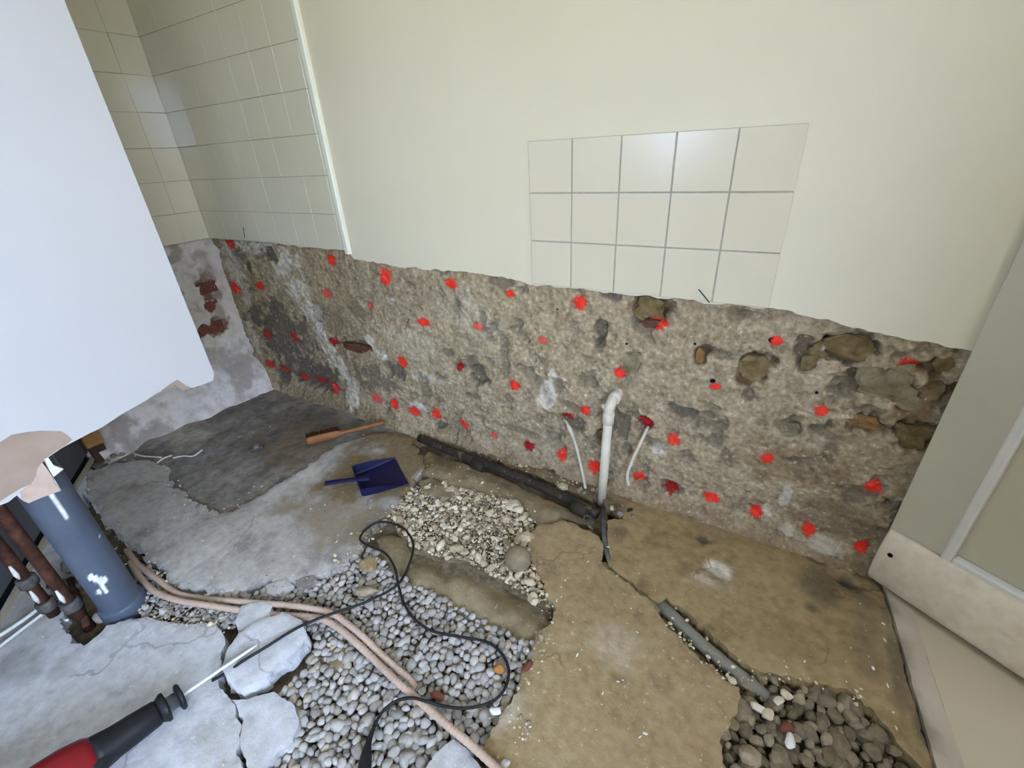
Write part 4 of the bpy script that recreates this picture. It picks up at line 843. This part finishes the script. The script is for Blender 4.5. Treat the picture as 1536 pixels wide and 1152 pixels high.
for i in range(520):
    rg = random.Random(4000+i); px = rg.uniform(140, 1380); py = rg.uniform(640, 1150); x, y = f2(px, py)
    p = np.array([[x, y]])
    if y > 1.36: continue
    for S_ in (S1a, S1b, S2, S3):
        if inpoly(p, S_)[0]: items.append((x, y, .004, .0016*math.exp(rg.gauss(0, .5)), rg.choices(range(4), (3, 4, 1, 1))[0], i)); break
tag(joined_rocks('floor_crumbs', items, RUB, None, 1, .32, False), 'fine pale crumbs scattered over the slabs and wall foot', 'debris', None, 'stuff')
CHIPS = [(216, 706), (262, 742), (285, 750), (253, 727), (245, 698), (262, 776), (175, 792), (136, 757), (137, 744), (148, 795), (282, 778), (303, 811), (174, 822), (188, 846), (180, 833), (222, 796), (487, 757), (466, 763), (527, 800), (505, 812), (441, 834), (190, 955), (265, 1007), (193, 1002), (95, 1058), (62, 925), (64, 955), (238, 1050), (784, 1108), (790, 1085), (960, 1105), (968, 1100), (927, 1022), (904, 1040), (866, 982), (956, 948), (912, 820), (882, 842), (795, 1090), (1290, 905), (1325, 935), (1328, 960), (1310, 1002), (1332, 1028), (1292, 1033), (1340, 1068), (1345, 1092), (1270, 1022), (1207, 992), (1020, 955), (1052, 993), (1075, 1005), (1180, 1000), (835, 900), (848, 870), (842, 880), (830, 965), (590, 700), (648, 697), (702, 703), (690, 700), (735, 690), (762, 706), (690, 720), (405, 640), (360, 655), (440, 705)]
for i, (px, py) in enumerate(CHIPS):
    rg = random.Random(i+70); x, y, _ = F(px, py, .006)
    o = link('plaster_chip', proto(rg.randrange(7), 0, [MATS['plaster_white']], 'plaster_chip', 1, .34), None, (x, y, .005)); r = rg.uniform(.0028, .0060)
    o.scale = (r*rg.uniform(1, 1.7), r, r*.6); o.rotation_euler = (0, 0, rg.uniform(0, 6.28)); tag(o, 'tiny white plaster chip lying loose on the concrete floor', 'plaster chip', 'white plaster chips on the floor')
# peeled sealant strips along the rim of the hollow
for i, (q, lb) in enumerate([([(200, 680), (214, 684), (228, 685), (242, 686)], 'left curved white sealant strip on the rim of the grey hollow'), ([(236, 694), (246, 687), (258, 683)], 'short straight white sealant strip lying across the rim'), ([(260, 687), (275, 684), (290, 684), (303, 675)], 'right white sealant strip ending near the metal ring')]):
    tag(tube('sealant_strip', catmull([F(*p_, z=.004) for p_ in q], 5), .004, 'plaster_white', None, 6), lb, 'strip', 'peeled sealant strips')

# ================================================================== PIPES, CABLES, TOOLS
# grey soil pipe
sx, sy = f2(183, 903); rS = .054
sp_ = empty('soil_pipe', (sx, sy, -.06), 'thick blue-grey plastic soil pipe rising from the floor under the torn plasterboard', 'pipe')
nz_, ns_ = 120, 48; V = []; mk = []; zz = np.linspace(-.06, 2.3, nz_)
zz = np.concatenate([np.linspace(-.06, .6, 110), np.linspace(.62, 2.4, 10)]); V = []
for z in zz:
    for s in range(ns_):
        t = 2*math.pi*s/ns_; V.append((sx+rS*math.cos(t), sy+rS*math.sin(t), z))
V = np.array(V); th_ = np.tile(np.arange(ns_)*2*math.pi/ns_, len(zz)); hz = V[:, 2]
def lerpstain(px, py, rx, rz):
    # splash on the pipe facing the room
    d = ray(px, py); a = d[0]**2+d[1]**2; b = -2*(d[0]*sx+d[1]*sy); c = sx*sx+sy*sy-rS*rS; disc = max(b*b-4*a*c, 0); t = (-b-math.sqrt(disc))/(2*a); p = d*t; return math.atan2(p[1]-sy, p[0]-sx), H+p[2], rx, rz
mkv = np.zeros(len(V)); wob = fbm(th_*6, hz*60, 3, 91)-.5
for (a, zc, rx, rz) in [lerpstain(140, 867, .17, .012), lerpstain(152, 872, .22, .016), lerpstain(156, 882, .13, .022), lerpstain(148, 888, .14, .012), lerpstain(137, 863, .14, .006), lerpstain(85, 754, .03, .06), lerpstain(91, 766, .03, .04), lerpstain(150, 804, .05, .006)]:
    da = (th_-a+math.pi) % (2*math.pi)-math.pi; q = np.sqrt((da/rx)**2+((hz-zc)/rz)**2)+wob*.7; mkv = np.maximum(mkv, 1-sstep(.8, 1.05, q))
Fc = [(i*ns_+k, i*ns_+(k+1) % ns_, (i+1)*ns_+(k+1) % ns_, (i+1)*ns_+k) for i in range(len(zz)-1) for k in range(ns_)]
mesh('pipe_body', V, Fc, 'soil_pipe', sp_, True, np.stack([mkv, mkv*0, mkv*0], 1))
V, Fc = tubedata([(sx, sy, z) for z in (-.062, -.04, .004, .012, .018)], [.060, .063, .063, .061, .0545], 36); mesh('collar', V, Fc, 'soil_pipe', sp_, True, np.zeros((len(V), 3)))
# rusty pipes behind the board
def vpipe(name, px, py, r, z0, lb, fit):
    x, y = f2(px, py); e = empty(name, (x, y, z0), lb, 'pipe', 'rusty steel pipes')
    tube('pipe_body', [(x, y, z) for z in (z0, .3, 1, 2.3)], r, 'rust', e, 14)
    for zf in fit:
        tube('coupling', [(x, y, zf-.018), (x, y, zf-.016), (x, y, zf+.016), (x, y, zf+.018)], [r*1.1, r*1.5, r*1.5, r*1.1], 'dirty_metal', e, 10)
        tube('plaster_splash', [(x+r*.9, y-r*.6, zf+.03), (x+r*.95, y-r*.6, zf+.05), (x+r*.9, y-r*.6, zf+.085)], [.003, .007, .003], 'plaster_white', e, 6)
    return e
vpipe('rusty_pipe', 122, 925, .016, -.06, 'right-hand rusty brown pipe standing next to the grey soil pipe', (.06,))
vpipe('rusty_pipe', 82, 922, .016, -.03, 'left-hand rusty brown pipe nearest the picture edge', (.05, .16))
# small pipe stubs and rag-like corroded bracket in the pit
bx_, by_ = f2(112, 895)
br = empty('corroded_bracket', (bx_, by_, 0), 'corroded dark bracket clutter around the rusty pipe feet', 'bracket')
tube('bracket_bar', [F(72, 880, .05), F(95, 872, .055), F(120, 880, .05)], .009, 'dirty_metal', br, 8)
tube('bracket_bar', [F(104, 868, .07), F(118, 900, .03), F(130, 940, -.02)], .010, 'rust', br, 8)
tube('bracket_bar', [F(92, 905, .04), F(108, 908, .04), F(125, 915, .02)], .007, 'dirty_metal', br, 8)
me = rockmesh('old_mortar', 71, 'screed_dark', 2, .34, (1, .8, .6)); o = link('old_mortar', me, br, Vector(F(100, 890, .01))-br.location); o.scale = (.03,)*3
me = rockmesh('old_mortar', 72, 'screed_dark', 2, .34, (1, .8, .6)); o = link('old_mortar', me, br, Vector(F(150, 925, -.02))-br.location); o.scale = (.03,)*3
me = rockmesh('old_mortar', 73, 'screed_dark', 2, .34, (1, .8, .9)); o = link('old_mortar', me, br, Vector(F(100, 850, .0))-br.location); o.scale = (.03,)*3
for (px, py, r) in [(93, 888, .014), (75, 872, .012), (60, 880, .010), (100, 930, .008)]:
    x, y, z = F(px, py, .03); o = single('plaster_dab', px, py, .03, r, 'plaster_white', 'white plaster dab stuck on the rusty pipe feet', 'plaster', 'plaster dabs on the rusty pipes', (1, .6, .5), 60, .6, .3, 2)
tag(tube('white_pipe_run', catmull([F(-60, 992, .02), F(0, 953, .02), F(35, 930, .02), F(58, 912, .02), F(66, 900, .0), F(70, 895, -.02)], 5), .006, 'cable_white', None, 8), 'upper thin white pipe running in from the left picture edge', 'pipe', 'thin pipes at the left edge')
tag(tube('white_pipe_run', catmull([F(-60, 1012, .016), F(0, 969, .016), F(45, 935, .016), F(82, 908, .016), F(100, 902, .0)], 5), .005, 'cable_white', None, 8), 'lower thin white pipe running in from the left picture edge', 'pipe', 'thin pipes at the left edge')

# grey board, plinth and timber behind the partition
a = np.array(f2(143, 688)); b = np.array(f2(52, 850)); dv = (b-a)/np.linalg.norm(b-a); nv = np.array([-dv[1], dv[0]]); nv = nv if nv@(-a) > 0 else -nv; b2 = a+dv*1.25
gb = empty('grey_board', (a[0], a[1], 0), 'dark grey upright board seen under the torn plasterboard', 'board')
def slantbox(name, d0, d1, z0, z1, mt):
    q = [a+nv*d0, b2+nv*d0, b2+nv*d1, a+nv*d1]; V = [(p[0], p[1], z0) for p in q]+[(p[0], p[1], z1) for p in q]
    o = mesh(name, V, [(0, 3, 2, 1), (4, 5, 6, 7), (0, 1, 5, 4), (1, 2, 6, 5), (2, 3, 7, 6), (3, 0, 4, 7)], mt, gb)
    bm = bmesh.new(); bm.from_mesh(o.data); bmesh.ops.recalc_face_normals(bm, faces=bm.faces[:]); bm.to_mesh(o.data); bm.free()
slantbox('board_face', -.03, -.012, .045, .75, 'grey_board'); slantbox('gap_shade_strip', -.05, -.03, .0, .05, 'shade_black'); slantbox('kick_strip', -.012, .0, .0, .018, 'threshold_wood')  # black strip puts the shade of the gap under the board into colour
x, y = f2(154, 684); e = empty('timber_post', (x, y, 0), 'orange-brown timber post with dark rotted foot at the end of the brick wall', 'post')
box('post_body', x-.045, x+.025, y-.04, y+.03, .075, 1.2, 'stud_wood', e, .003); box('rotten_foot', x-.04, x+.02, y-.035, y+.025, -.02, .075, 'dark_wood', e, .004)
x, y = f2(140, 682); e2 = single('mortar_lump', 137, 678, .03, .04, 'concrete_grey', 'grey mortar lump at the foot of the timber post', 'rubble', None, (.7, .7, 1), 65, .3, .3, 2)
for i, (px, py, r) in enumerate([(170, 684, .022), (182, 682, .02), (160, 692, .018)]):
    single('mortar_lump', px, py, .008, r, 'crumb_3', 'small grey lump in the heap beside the timber post foot', 'rubble', 'grey lumps by the timber post', (1, .7, .5), 66+i, i, .3, 2)

# corrugated conduits
def corrugated(name, pts, r, lb):
    Pp = catmull(pts, 26); R = [r*(1+.05*(1 if (i//2) % 2 else -1)) for i in range(len(Pp))]
    tag(tube(name, Pp, R, 'conduit', None, 12), lb, 'conduit', 'pink conduits')
corrugated('flexible_conduit', [F(*q) for q in [(196, 842, -.02), (207, 862, -.008), (231, 886, 0), (265, 900, .004), (306, 907, .006), (371, 917, .006), (409, 922, .008), (441, 924, .008), (480, 928, .008), (506, 941, .006), (536, 966, .004), (568, 996, .004), (594, 1021, .006), (617, 1041, .006), (637, 1058, .006), (669, 1086, .010), (702, 1113, .016), (744, 1151, .018), (775, 1180, .018)]], .0098, 'nearer pink corrugated conduit running from the soil pipe to the bottom edge')
corrugated('flexible_conduit', [F(*q) for q in [(190, 825, -.025), (206, 846, -.012), (238, 870, -.004), (266, 890, -.006), (300, 897, -.012), (330, 900, -.006), (357, 902, .004), (409, 906, .010), (458, 911, .010), (497, 920, .010), (523, 937, .008), (546, 956, .004), (566, 976, 0), (590, 998, -.004), (611, 1016, -.010), (624, 1032, -.02)]], .0095, 'farther pink corrugated conduit dipping into the gravel')
# black cable
cab = [(318, 1021, .008), (345, 1006, .014), (362, 993, .032), (400, 970, .038), (440, 945, .036), (470, 931, .026), (500, 920, .022), (530, 910, .012), (560, 898, .010), (595, 878, .006), (612, 850, .004), (620, 820, .004), (613, 801, .004), (597, 788, .004), (570, 783, .004), (549, 794, .004), (540, 809, .004), (556, 820, .004), (578, 830, .004), (592, 852, .004), (598, 880, .000), (606, 905, -.004), (622, 929, -.005), (650, 947, -.005), (690, 955, -.005), (730, 963, -.005), (752, 980, -.003), (763, 1005, .0), (757, 1033, .002), (737, 1053, -.002), (700, 1062, -.005), (665, 1059, -.002), (640, 1052, .018), (618, 1047, .022), (596, 1051, .008), (575, 1066, -.003), (562, 1088, -.003)]
ce = empty('power_cable', F(598, 880), 'thin black power cable looping over the gravel and rubble', 'cable')
tube('cord', catmull([F(*q) for q in cab], 8), .0042, 'cable_black', ce, 8)
tube('strain_relief', catmull([F(562, 1088, -.003), F(556, 1104, -.001), F(551, 1122, .002), F(547, 1150, .004), F(545, 1175, .004)], 4), [.0045, .005, .0055, .006, .0065, .007, .0075, .008, .010, .012, .014, .015, .016, .016, .016, .016, .016], 'cable_black', ce, 10)
# black drain pipe along the wall foot
bp = empty('black_drain_pipe', F(770, 712), 'dirty black pipe lying along the foot of the hacked wall', 'pipe')
Pb = [F(630, 657, -.004), F(680, 678, .0), (F(740, 700, .002)), F(800, 725, .002), F(860, 752, .0), F(896, 772, -.008)]
tube('pipe_body', catmull(Pb, 6), .021, 'pipe_black', bp, 16)
for k in (0.33, .9):
    c = np.array(F(630+k*266, 657+k*115+3, 0)); t = np.array(F(896, 772))-np.array(F(630, 657)); t /= np.linalg.norm(t); tube('socket', [c-t*.035, c-t*.032, c+t*.032, c+t*.035], [.021, .0245, .0245, .021], 'pipe_black', bp, 16)
# little ring bracket at its end
c = np.array(F(882, 780, .012)); ring = [c+np.array([.017*math.cos(t), .006*math.sin(t), .017*math.sin(t)]) for t in np.linspace(0, 2*math.pi, 18)]
tag(tube('wire_ring', ring, .0028, 'dirty_metal', None, 6), 'small grey wire ring at the end of the black pipe', 'ring')
# slot below the white pipe and the metal strap in it
tag(tube('metal_strap', [F(905, 765, -.004), F(905, 795, -.006), F(909, 825, -.006), F(914, 846, -.008)], [.010, .010, .009, .005], 'dirty_metal', None, 8), 'short dark metal strap in the floor slot under the white pipe', 'strap')
me = [(930, 770, .018), (945, 765, .014), (918, 762, .014), (950, 774, .012)]
for i, (px, py, r) in enumerate(me):
    single('mortar_lump', px, py, .004, r, ['screed_dark', 'pipe_black', 'crumb_0', 'screed_dark'][i], ['dark mortar lump right of the white pipe foot', 'black lump right of the white pipe foot', 'pale mortar lump touching the white pipe foot', 'small dark lump at the right end of the debris by the white pipe'][i], 'rubble', None, (1, .7, .5), 75+i, i, .3, 2)
# white waste pipe with elbow
wpx, wpy = -.447, 1.355
ztop = .375
ww = empty('white_waste_pipe', (wpx, wpy, 0), 'upright white plastic waste pipe with elbow into the hacked wall', 'pipe')
lean = .018
tube('pipe_body', [(wpx+.000, wpy, -.03), (wpx+.003, wpy, .1), (wpx+.008, wpy+.004, ztop)], .0172, 'pvc_white', ww, 20)
tube('socket', [(wpx+.007, wpy+.003, ztop-.015), (wpx+.0075, wpy+.003, ztop-.012), (wpx+.0085, wpy+.004, ztop+.028), (wpx+.009, wpy+.004, ztop+.031)], [.018, .0215, .0215, .018], 'pvc_white', ww, 20)
tube('elbow', catmull([(wpx+.0085, wpy+.004, ztop+.02), (wpx+.009, wpy+.006, ztop+.045), (wpx+.012, wpy+.022, ztop+.066), (wpx+.014, wpy+.06, ztop+.072), (wpx+.014, wpy+.12, ztop+.074)], 5), .019, 'pvc_white', ww, 20)
tube('socket', [(wpx+.013, wpy+.032, ztop+.068), (wpx+.013, wpy+.034, ztop+.068), (wpx+.014, wpy+.065, ztop+.072), (wpx+.014, wpy+.068, ztop+.072)], [.019, .0225, .0225, .019], 'pvc_white', ww, 20)
me = rockmesh('mortar_dab', 81, 'pvc_white', 2, .3, (1, .8, .8)); o = link('mortar_dab', me, ww, Vector((-.012, .012, ztop+.045))); o.scale = (.016,)*3
me = rockmesh('mortar_dab', 82, 'pvc_white', 2, .3, (1, .8, .8)); o = link('mortar_dab', me, ww, Vector((.018, .0, ztop+.05))); o.scale = (.014,)*3
# thin white pipes either side
def wpt(px, py, off):
    d = ray(px, py); t = (WY-off)/d[1]; return (d[0]*t, d[1]*t, H+d[2]*t)
t1 = empty('thin_white_pipe', F(880, 742), 'thin white pipe left of the white waste pipe, flattened at its top', 'pipe', 'thin white pipes on the wall')
tube('pipe_body', catmull([wpt(846, 630, -.02), wpt(852, 637, .008), wpt(862, 662, .024), wpt(870, 692, .032), wpt(877, 725, .040), wpt(881, 745, .046)], 5), [.006]*6+[.0065]*5+[.0062]*15, 'pvc_white', t1, 10)
tube('cement_smear', catmull([wpt(851, 636, .010), wpt(857, 648, .020), wpt(862, 662, .026)], 4), [.005, .008, .009, .009, .009, .008, .0075, .0065, .005], 'pvc_white', t1, 8)
t2 = empty('thin_white_pipe', F(942, 728), 'bent thin white pipe right of the white waste pipe', 'pipe', 'thin white pipes on the wall')
tube('pipe_body', catmull([wpt(972, 640, -.03), wpt(967, 651, .006), wpt(958, 670, .022), wpt(948, 692, .032), wpt(941, 712, .038), wpt(943, 728, .044)], 5), .0058, 'pvc_white', t2, 10)
# grey channel pipe let into the slab
tag(tube('grey_floor_pipe', [F(988, 904, -.022), F(1010, 925, -.019), F(1050, 964, -.019), F(1085, 994, -.019), F(1118, 1020, -.024), F(1150, 1048, -.034)], .0185, 'pvc_grey', None, 16), 'dark grey pipe let into a slot in the tan slab', 'pipe')
for i, (px, py) in enumerate([(1005, 935), (1020, 950), (1035, 968), (1062, 985), (1030, 930), (1060, 958), (1110, 990), (1100, 1000), (1014, 912)]):
    single('slot_crumb', px, py, -.004, .009, RUB[i % 3], 'pale crumb along the edge of the slot with the grey pipe', 'rubble', 'crumbs along the pipe slot', (1, .7, .6), 90+i, i, .3, 1, False)
# metal drain ring
x, y, z = F(384, 671, -.008); V = []; Fc = []; prof = [(.016, -.014), (.030, -.014), (.034, -.004), (.033, .006), (.029, .009), (.022, .005), (.014, -.002)]
for s in range(28):
    t = 2*math.pi*s/28; V += [(x+r*math.cos(t), y+r*math.sin(t), z+dz) for r, dz in prof]
n = len(prof)
for s in range(28):
    for i in range(n): Fc.append((s*n+i, ((s+1) % 28)*n+i, ((s+1) % 28)*n+(i+1) % n, s*n+(i+1) % n))
dr = empty('drain_ring', (x, y, z-.014), 'small round metal drain ring on the dark grey hollow', 'drain')
mesh('rim', V, Fc, 'dirty_metal', dr, True)
V = [(x+.0155*math.cos(t), y+.0155*math.sin(t), z-.006) for t in np.linspace(0, 2*math.pi, 16, False)]; mesh('drain_plug', V, [tuple(range(16))], 'steel_pale', dr)

# dustpan
A0 = np.array(f2(541, 725)); A1 = np.array(f2(604, 707)); ax = (A1-A0)/np.linalg.norm(A1-A0)
q0, q1 = np.array(f2(590, 688)), np.array(f2(617, 729)); fm = (q0+q1)/2; r0, r1 = np.array(f2(530, 705)), np.array(f2(552, 743)); bmid = (r0+r1)/2
ed_ = q1-q0; px_ = np.array([-ed_[1], ed_[0]])/np.linalg.norm(ed_); ax = (fm-bmid)/np.linalg.norm(fm-bmid); px_ = px_ if px_@ax > 0 else -px_; Lp_ = .195; ax = .25*ax+.75*px_; ax /= np.linalg.norm(ax); sd = np.array([ax[1], -ax[0]]); org = fm-ax*Lp_
dp = empty('dustpan', (org[0], org[1], 0), 'dark blue plastic dustpan lying on the concrete floor', 'dustpan')
def DP(l, s, z): return (org[0]+ax[0]*l+sd[0]*s, org[1]+ax[1]*l+sd[1]*s, z)
W0, W1, t = .092, .112, .0022
def shell(pts_out, pts_in):
    return pts_out, pts_in
V = []; Fc = []
# rows along the length: (l, halfwidth, base height, wall height)
rows = [(0, .090, .010, .052), (.012, .094, .006, .052), (.06, .100, .004, .046), (.12, .106, .004, .030), (.17, .114, .004, .014), (.195, .118, .003, .005)]
def section(l, hw, zb, zh, inset):
    i = inset
    return [DP(l, -hw+i, zh), DP(l, -hw+i+.004, zb+i+.006), DP(l, -hw+i+.010, zb+i), DP(l, 0, zb+i+.001), DP(l, hw-i-.010, zb+i), DP(l, hw-i-.004, zb+i+.006), DP(l, hw-i, zh)]
o_rows = [section(*r, 0) for r in rows]; i_rows = [section(r[0]+(.003 if k == 0 else 0), r[1], r[2], r[3], .0025) for k, r in enumerate(rows)]
for R_ in (o_rows, i_rows):
    for s_ in R_: V += s_
n = 7; m_ = len(rows); off = n*m_
for r in range(m_-1):
    for i in range(n-1):
        Fc.append((r*n+i, r*n+i+1, (r+1)*n+i+1, (r+1)*n+i)); Fc.append((off+r*n+i, off+(r+1)*n+i, off+(r+1)*n+i+1, off+r*n+i+1))
    for i in (0, n-1): Fc.append((r*n+i, (r+1)*n+i, off+(r+1)*n+i, off+r*n+i))
Fc.append(tuple(range(n))); Fc.append(tuple(off+i for i in range(n-1, -1, -1)))
for i in range(n-1): Fc.append(((m_-1)*n+i, (m_-1)*n+i+1, off+(m_-1)*n+i+1, off+(m_-1)*n+i))
Fc.append((0, n-1, off+n-1, off))
pan = mesh('pan', V, Fc, 'dustpan_blue', dp)
bm = bmesh.new(); bm.from_mesh(pan.data); bmesh.ops.recalc_face_normals(bm, faces=bm.faces[:]); bm.to_mesh(pan.data); bm.free()
tip = np.array(f2(487, 725, .045)); hd = np.array([org[0], org[1]])
hp = [np.array([*(org+ax*.055), .030]), np.array([*(org+ax*.01), .042]), np.array([*(org*.75+tip*.25), .046]), np.array([*(org*.4+tip*.6), .046]), np.array([*tip, .045])]
hv = hp[-1]-hp[1]; hs = np.array([hv[1], -hv[0], 0]); hs /= np.linalg.norm(hs)
V = []; Fc = []; hw = [.016, .013, .011, .013, .015]
for p_, w_ in zip(hp, hw): V += [p_+hs*w_+np.array([0, 0, -.006]), p_+hs*w_*.8+np.array([0, 0, .005]), p_-hs*w_*.8+np.array([0, 0, .005]), p_-hs*w_+np.array([0, 0, -.006])]
for r in range(4):
    for i in range(4): Fc.append((r*4+i, r*4+(i+1) % 4, (r+1)*4+(i+1) % 4, (r+1)*4+i))
Fc += [(0, 1, 2, 3), (19, 18, 17, 16)]
hdl = mesh('handle', V, Fc, 'dustpan_blue', dp)
bm = bmesh.new(); bm.from_mesh(hdl.data); bmesh.ops.recalc_face_normals(bm, faces=bm.faces[:]); bmesh.ops.bevel(bm, geom=bm.edges[:], offset=.002, segments=2, affect='EDGES'); bm.to_mesh(hdl.data); bm.free()
# hand brush
b0 = np.array(f2(460, 663, .018)); b1 = np.array(f2(577, 634, .018)); bd = b1-b0; BL = np.linalg.norm(bd); bd /= BL; bn = np.array([-bd[1], bd[0]])
hb = empty('hand_brush', (b0[0], b0[1], 0), 'wooden hand brush with dark bristles lying beyond the dustpan', 'brush')
def BB(l, s, z): return (b0[0]+bd[0]*l+bn[0]*s, b0[1]+bd[1]*l+bn[1]*s, z)
V = []; Fc = []; prof = [(0, .008, .016), (.012, .011, .022), (.08, .012, .024), (.145, .012, .022), (.168, .010, .012), (.19, .009, .010), (.24, .010, .011), (.29, .0105, .012), (BL-.015, .010, .012), (BL, .004, .006)]
for l, s, zz_ in prof:
    for k in range(12):
        t = 2*math.pi*k/12; V.append(BB(l, -.004+s*math.cos(t), .018-.022+.026+zz_*math.sin(t)))
for r in range(len(prof)-1):
    for k in range(12): Fc.append((r*12+k, r*12+(k+1) % 12, (r+1)*12+(k+1) % 12, (r+1)*12+k))
Fc += [tuple(range(12)), tuple(range(len(prof)*12-1, (len(prof)-1)*12-1, -1))]
wd = mesh('wooden_back', V, Fc, 'wood_brush', hb, True)
bm = bmesh.new(); bm.from_mesh(wd.data); bmesh.ops.recalc_face_normals(bm, faces=bm.faces[:]); bm.to_mesh(wd.data); bm.free()
parts = []; rg = random.Random(5)
for i in range(30):
    for j in range(5):
        l = .006+.15*i/29; zc = .006+.034*j/4; e = rg.uniform(.036, .046)
        parts.append(tubedata([BB(l, .004, zc), BB(l+rg.uniform(-.003, .003), e*.6, zc+rg.uniform(-.001, .002)), BB(l+rg.uniform(-.006, .006), e, zc+rg.uniform(-.003, .004))], [.0022, .0030, .0034], 5))
V, Fc = join(parts); bo = mesh('bristles', V, Fc, 'bristle', hb); bo['kind'] = 'stuff'
# hammer drill at the bottom left
g0 = np.array(F(272, 1044, .040)); g1 = np.array(F(150, 1128, .064)); tipp = np.array(F(386, 967, .034)); dd = g0-tipp; dd /= np.linalg.norm(dd); de = g1-g0; de /= np.linalg.norm(de)
hd_ = empty('hammer_drill', (g0[0], g0[1], 0), 'black and red hammer drill with a long pale bit, lying at bottom left', 'power drill')
tube('drill_bit', [tipp, tipp-(-dd)*.012, g0-dd*.02, g0+dd*.02], [.002, .0042, .0045, .0045], 'steel_pale', hd_, 10)
def along(l): return g0+de*l
def lathe(name, prof, mt, parent=hd_, seg=24):
    return tube(name, [along(l) for l, r in prof], [r*1.22 for l, r in prof], mt, parent, seg)
lathe('chuck_collar', [(-.004, .012), (-.002, .027), (.004, .029), (.008, .026), (.010, .018)], 'drill_black')
lathe('chuck_neck', [(.010, .016), (.030, .017), (.032, .020)], 'steel')
lathe('chuck_sleeve', [(.030, .018), (.032, .030), (.038, .031), (.046, .026), (.050, .024)], 'drill_black')
lathe('nose', [(.048, .022), (.055, .026), (.10, .029), (.14, .031), (.16, .034), (.175, .036)], 'drill_black')
lathe('body', [(.170, .034), (.185, .042), (.22, .048), (.30, .050), (.37, .048), (.385, .040)], 'drill_red')
lathe('motor_end', [(.380, .042), (.39, .047), (.44, .046), (.46, .036), (.465, .02)], 'drill_black')
sdv = np.cross(de, np.array([0, 0, 1.])); sdv /= np.linalg.norm(sdv)
if sdv[0] < 0: sdv = -sdv
tube('side_housing', catmull([along(.13)+sdv*.012, along(.19)+sdv*.030, along(.26)+sdv*.044, along(.34)+sdv*.05], 4), [.018, .021, .023, .026, .027, .028, .029, .030, .030, .030, .030, .030, .030], 'drill_black', hd_, 14)
tube('grip', catmull([along(.40)+sdv*.02, along(.43)+sdv*.09, along(.45)+sdv*.16], 4), [.02, .019, .018, .018, .018, .018, .019, .02, .02], 'drill_black', hd_, 12)
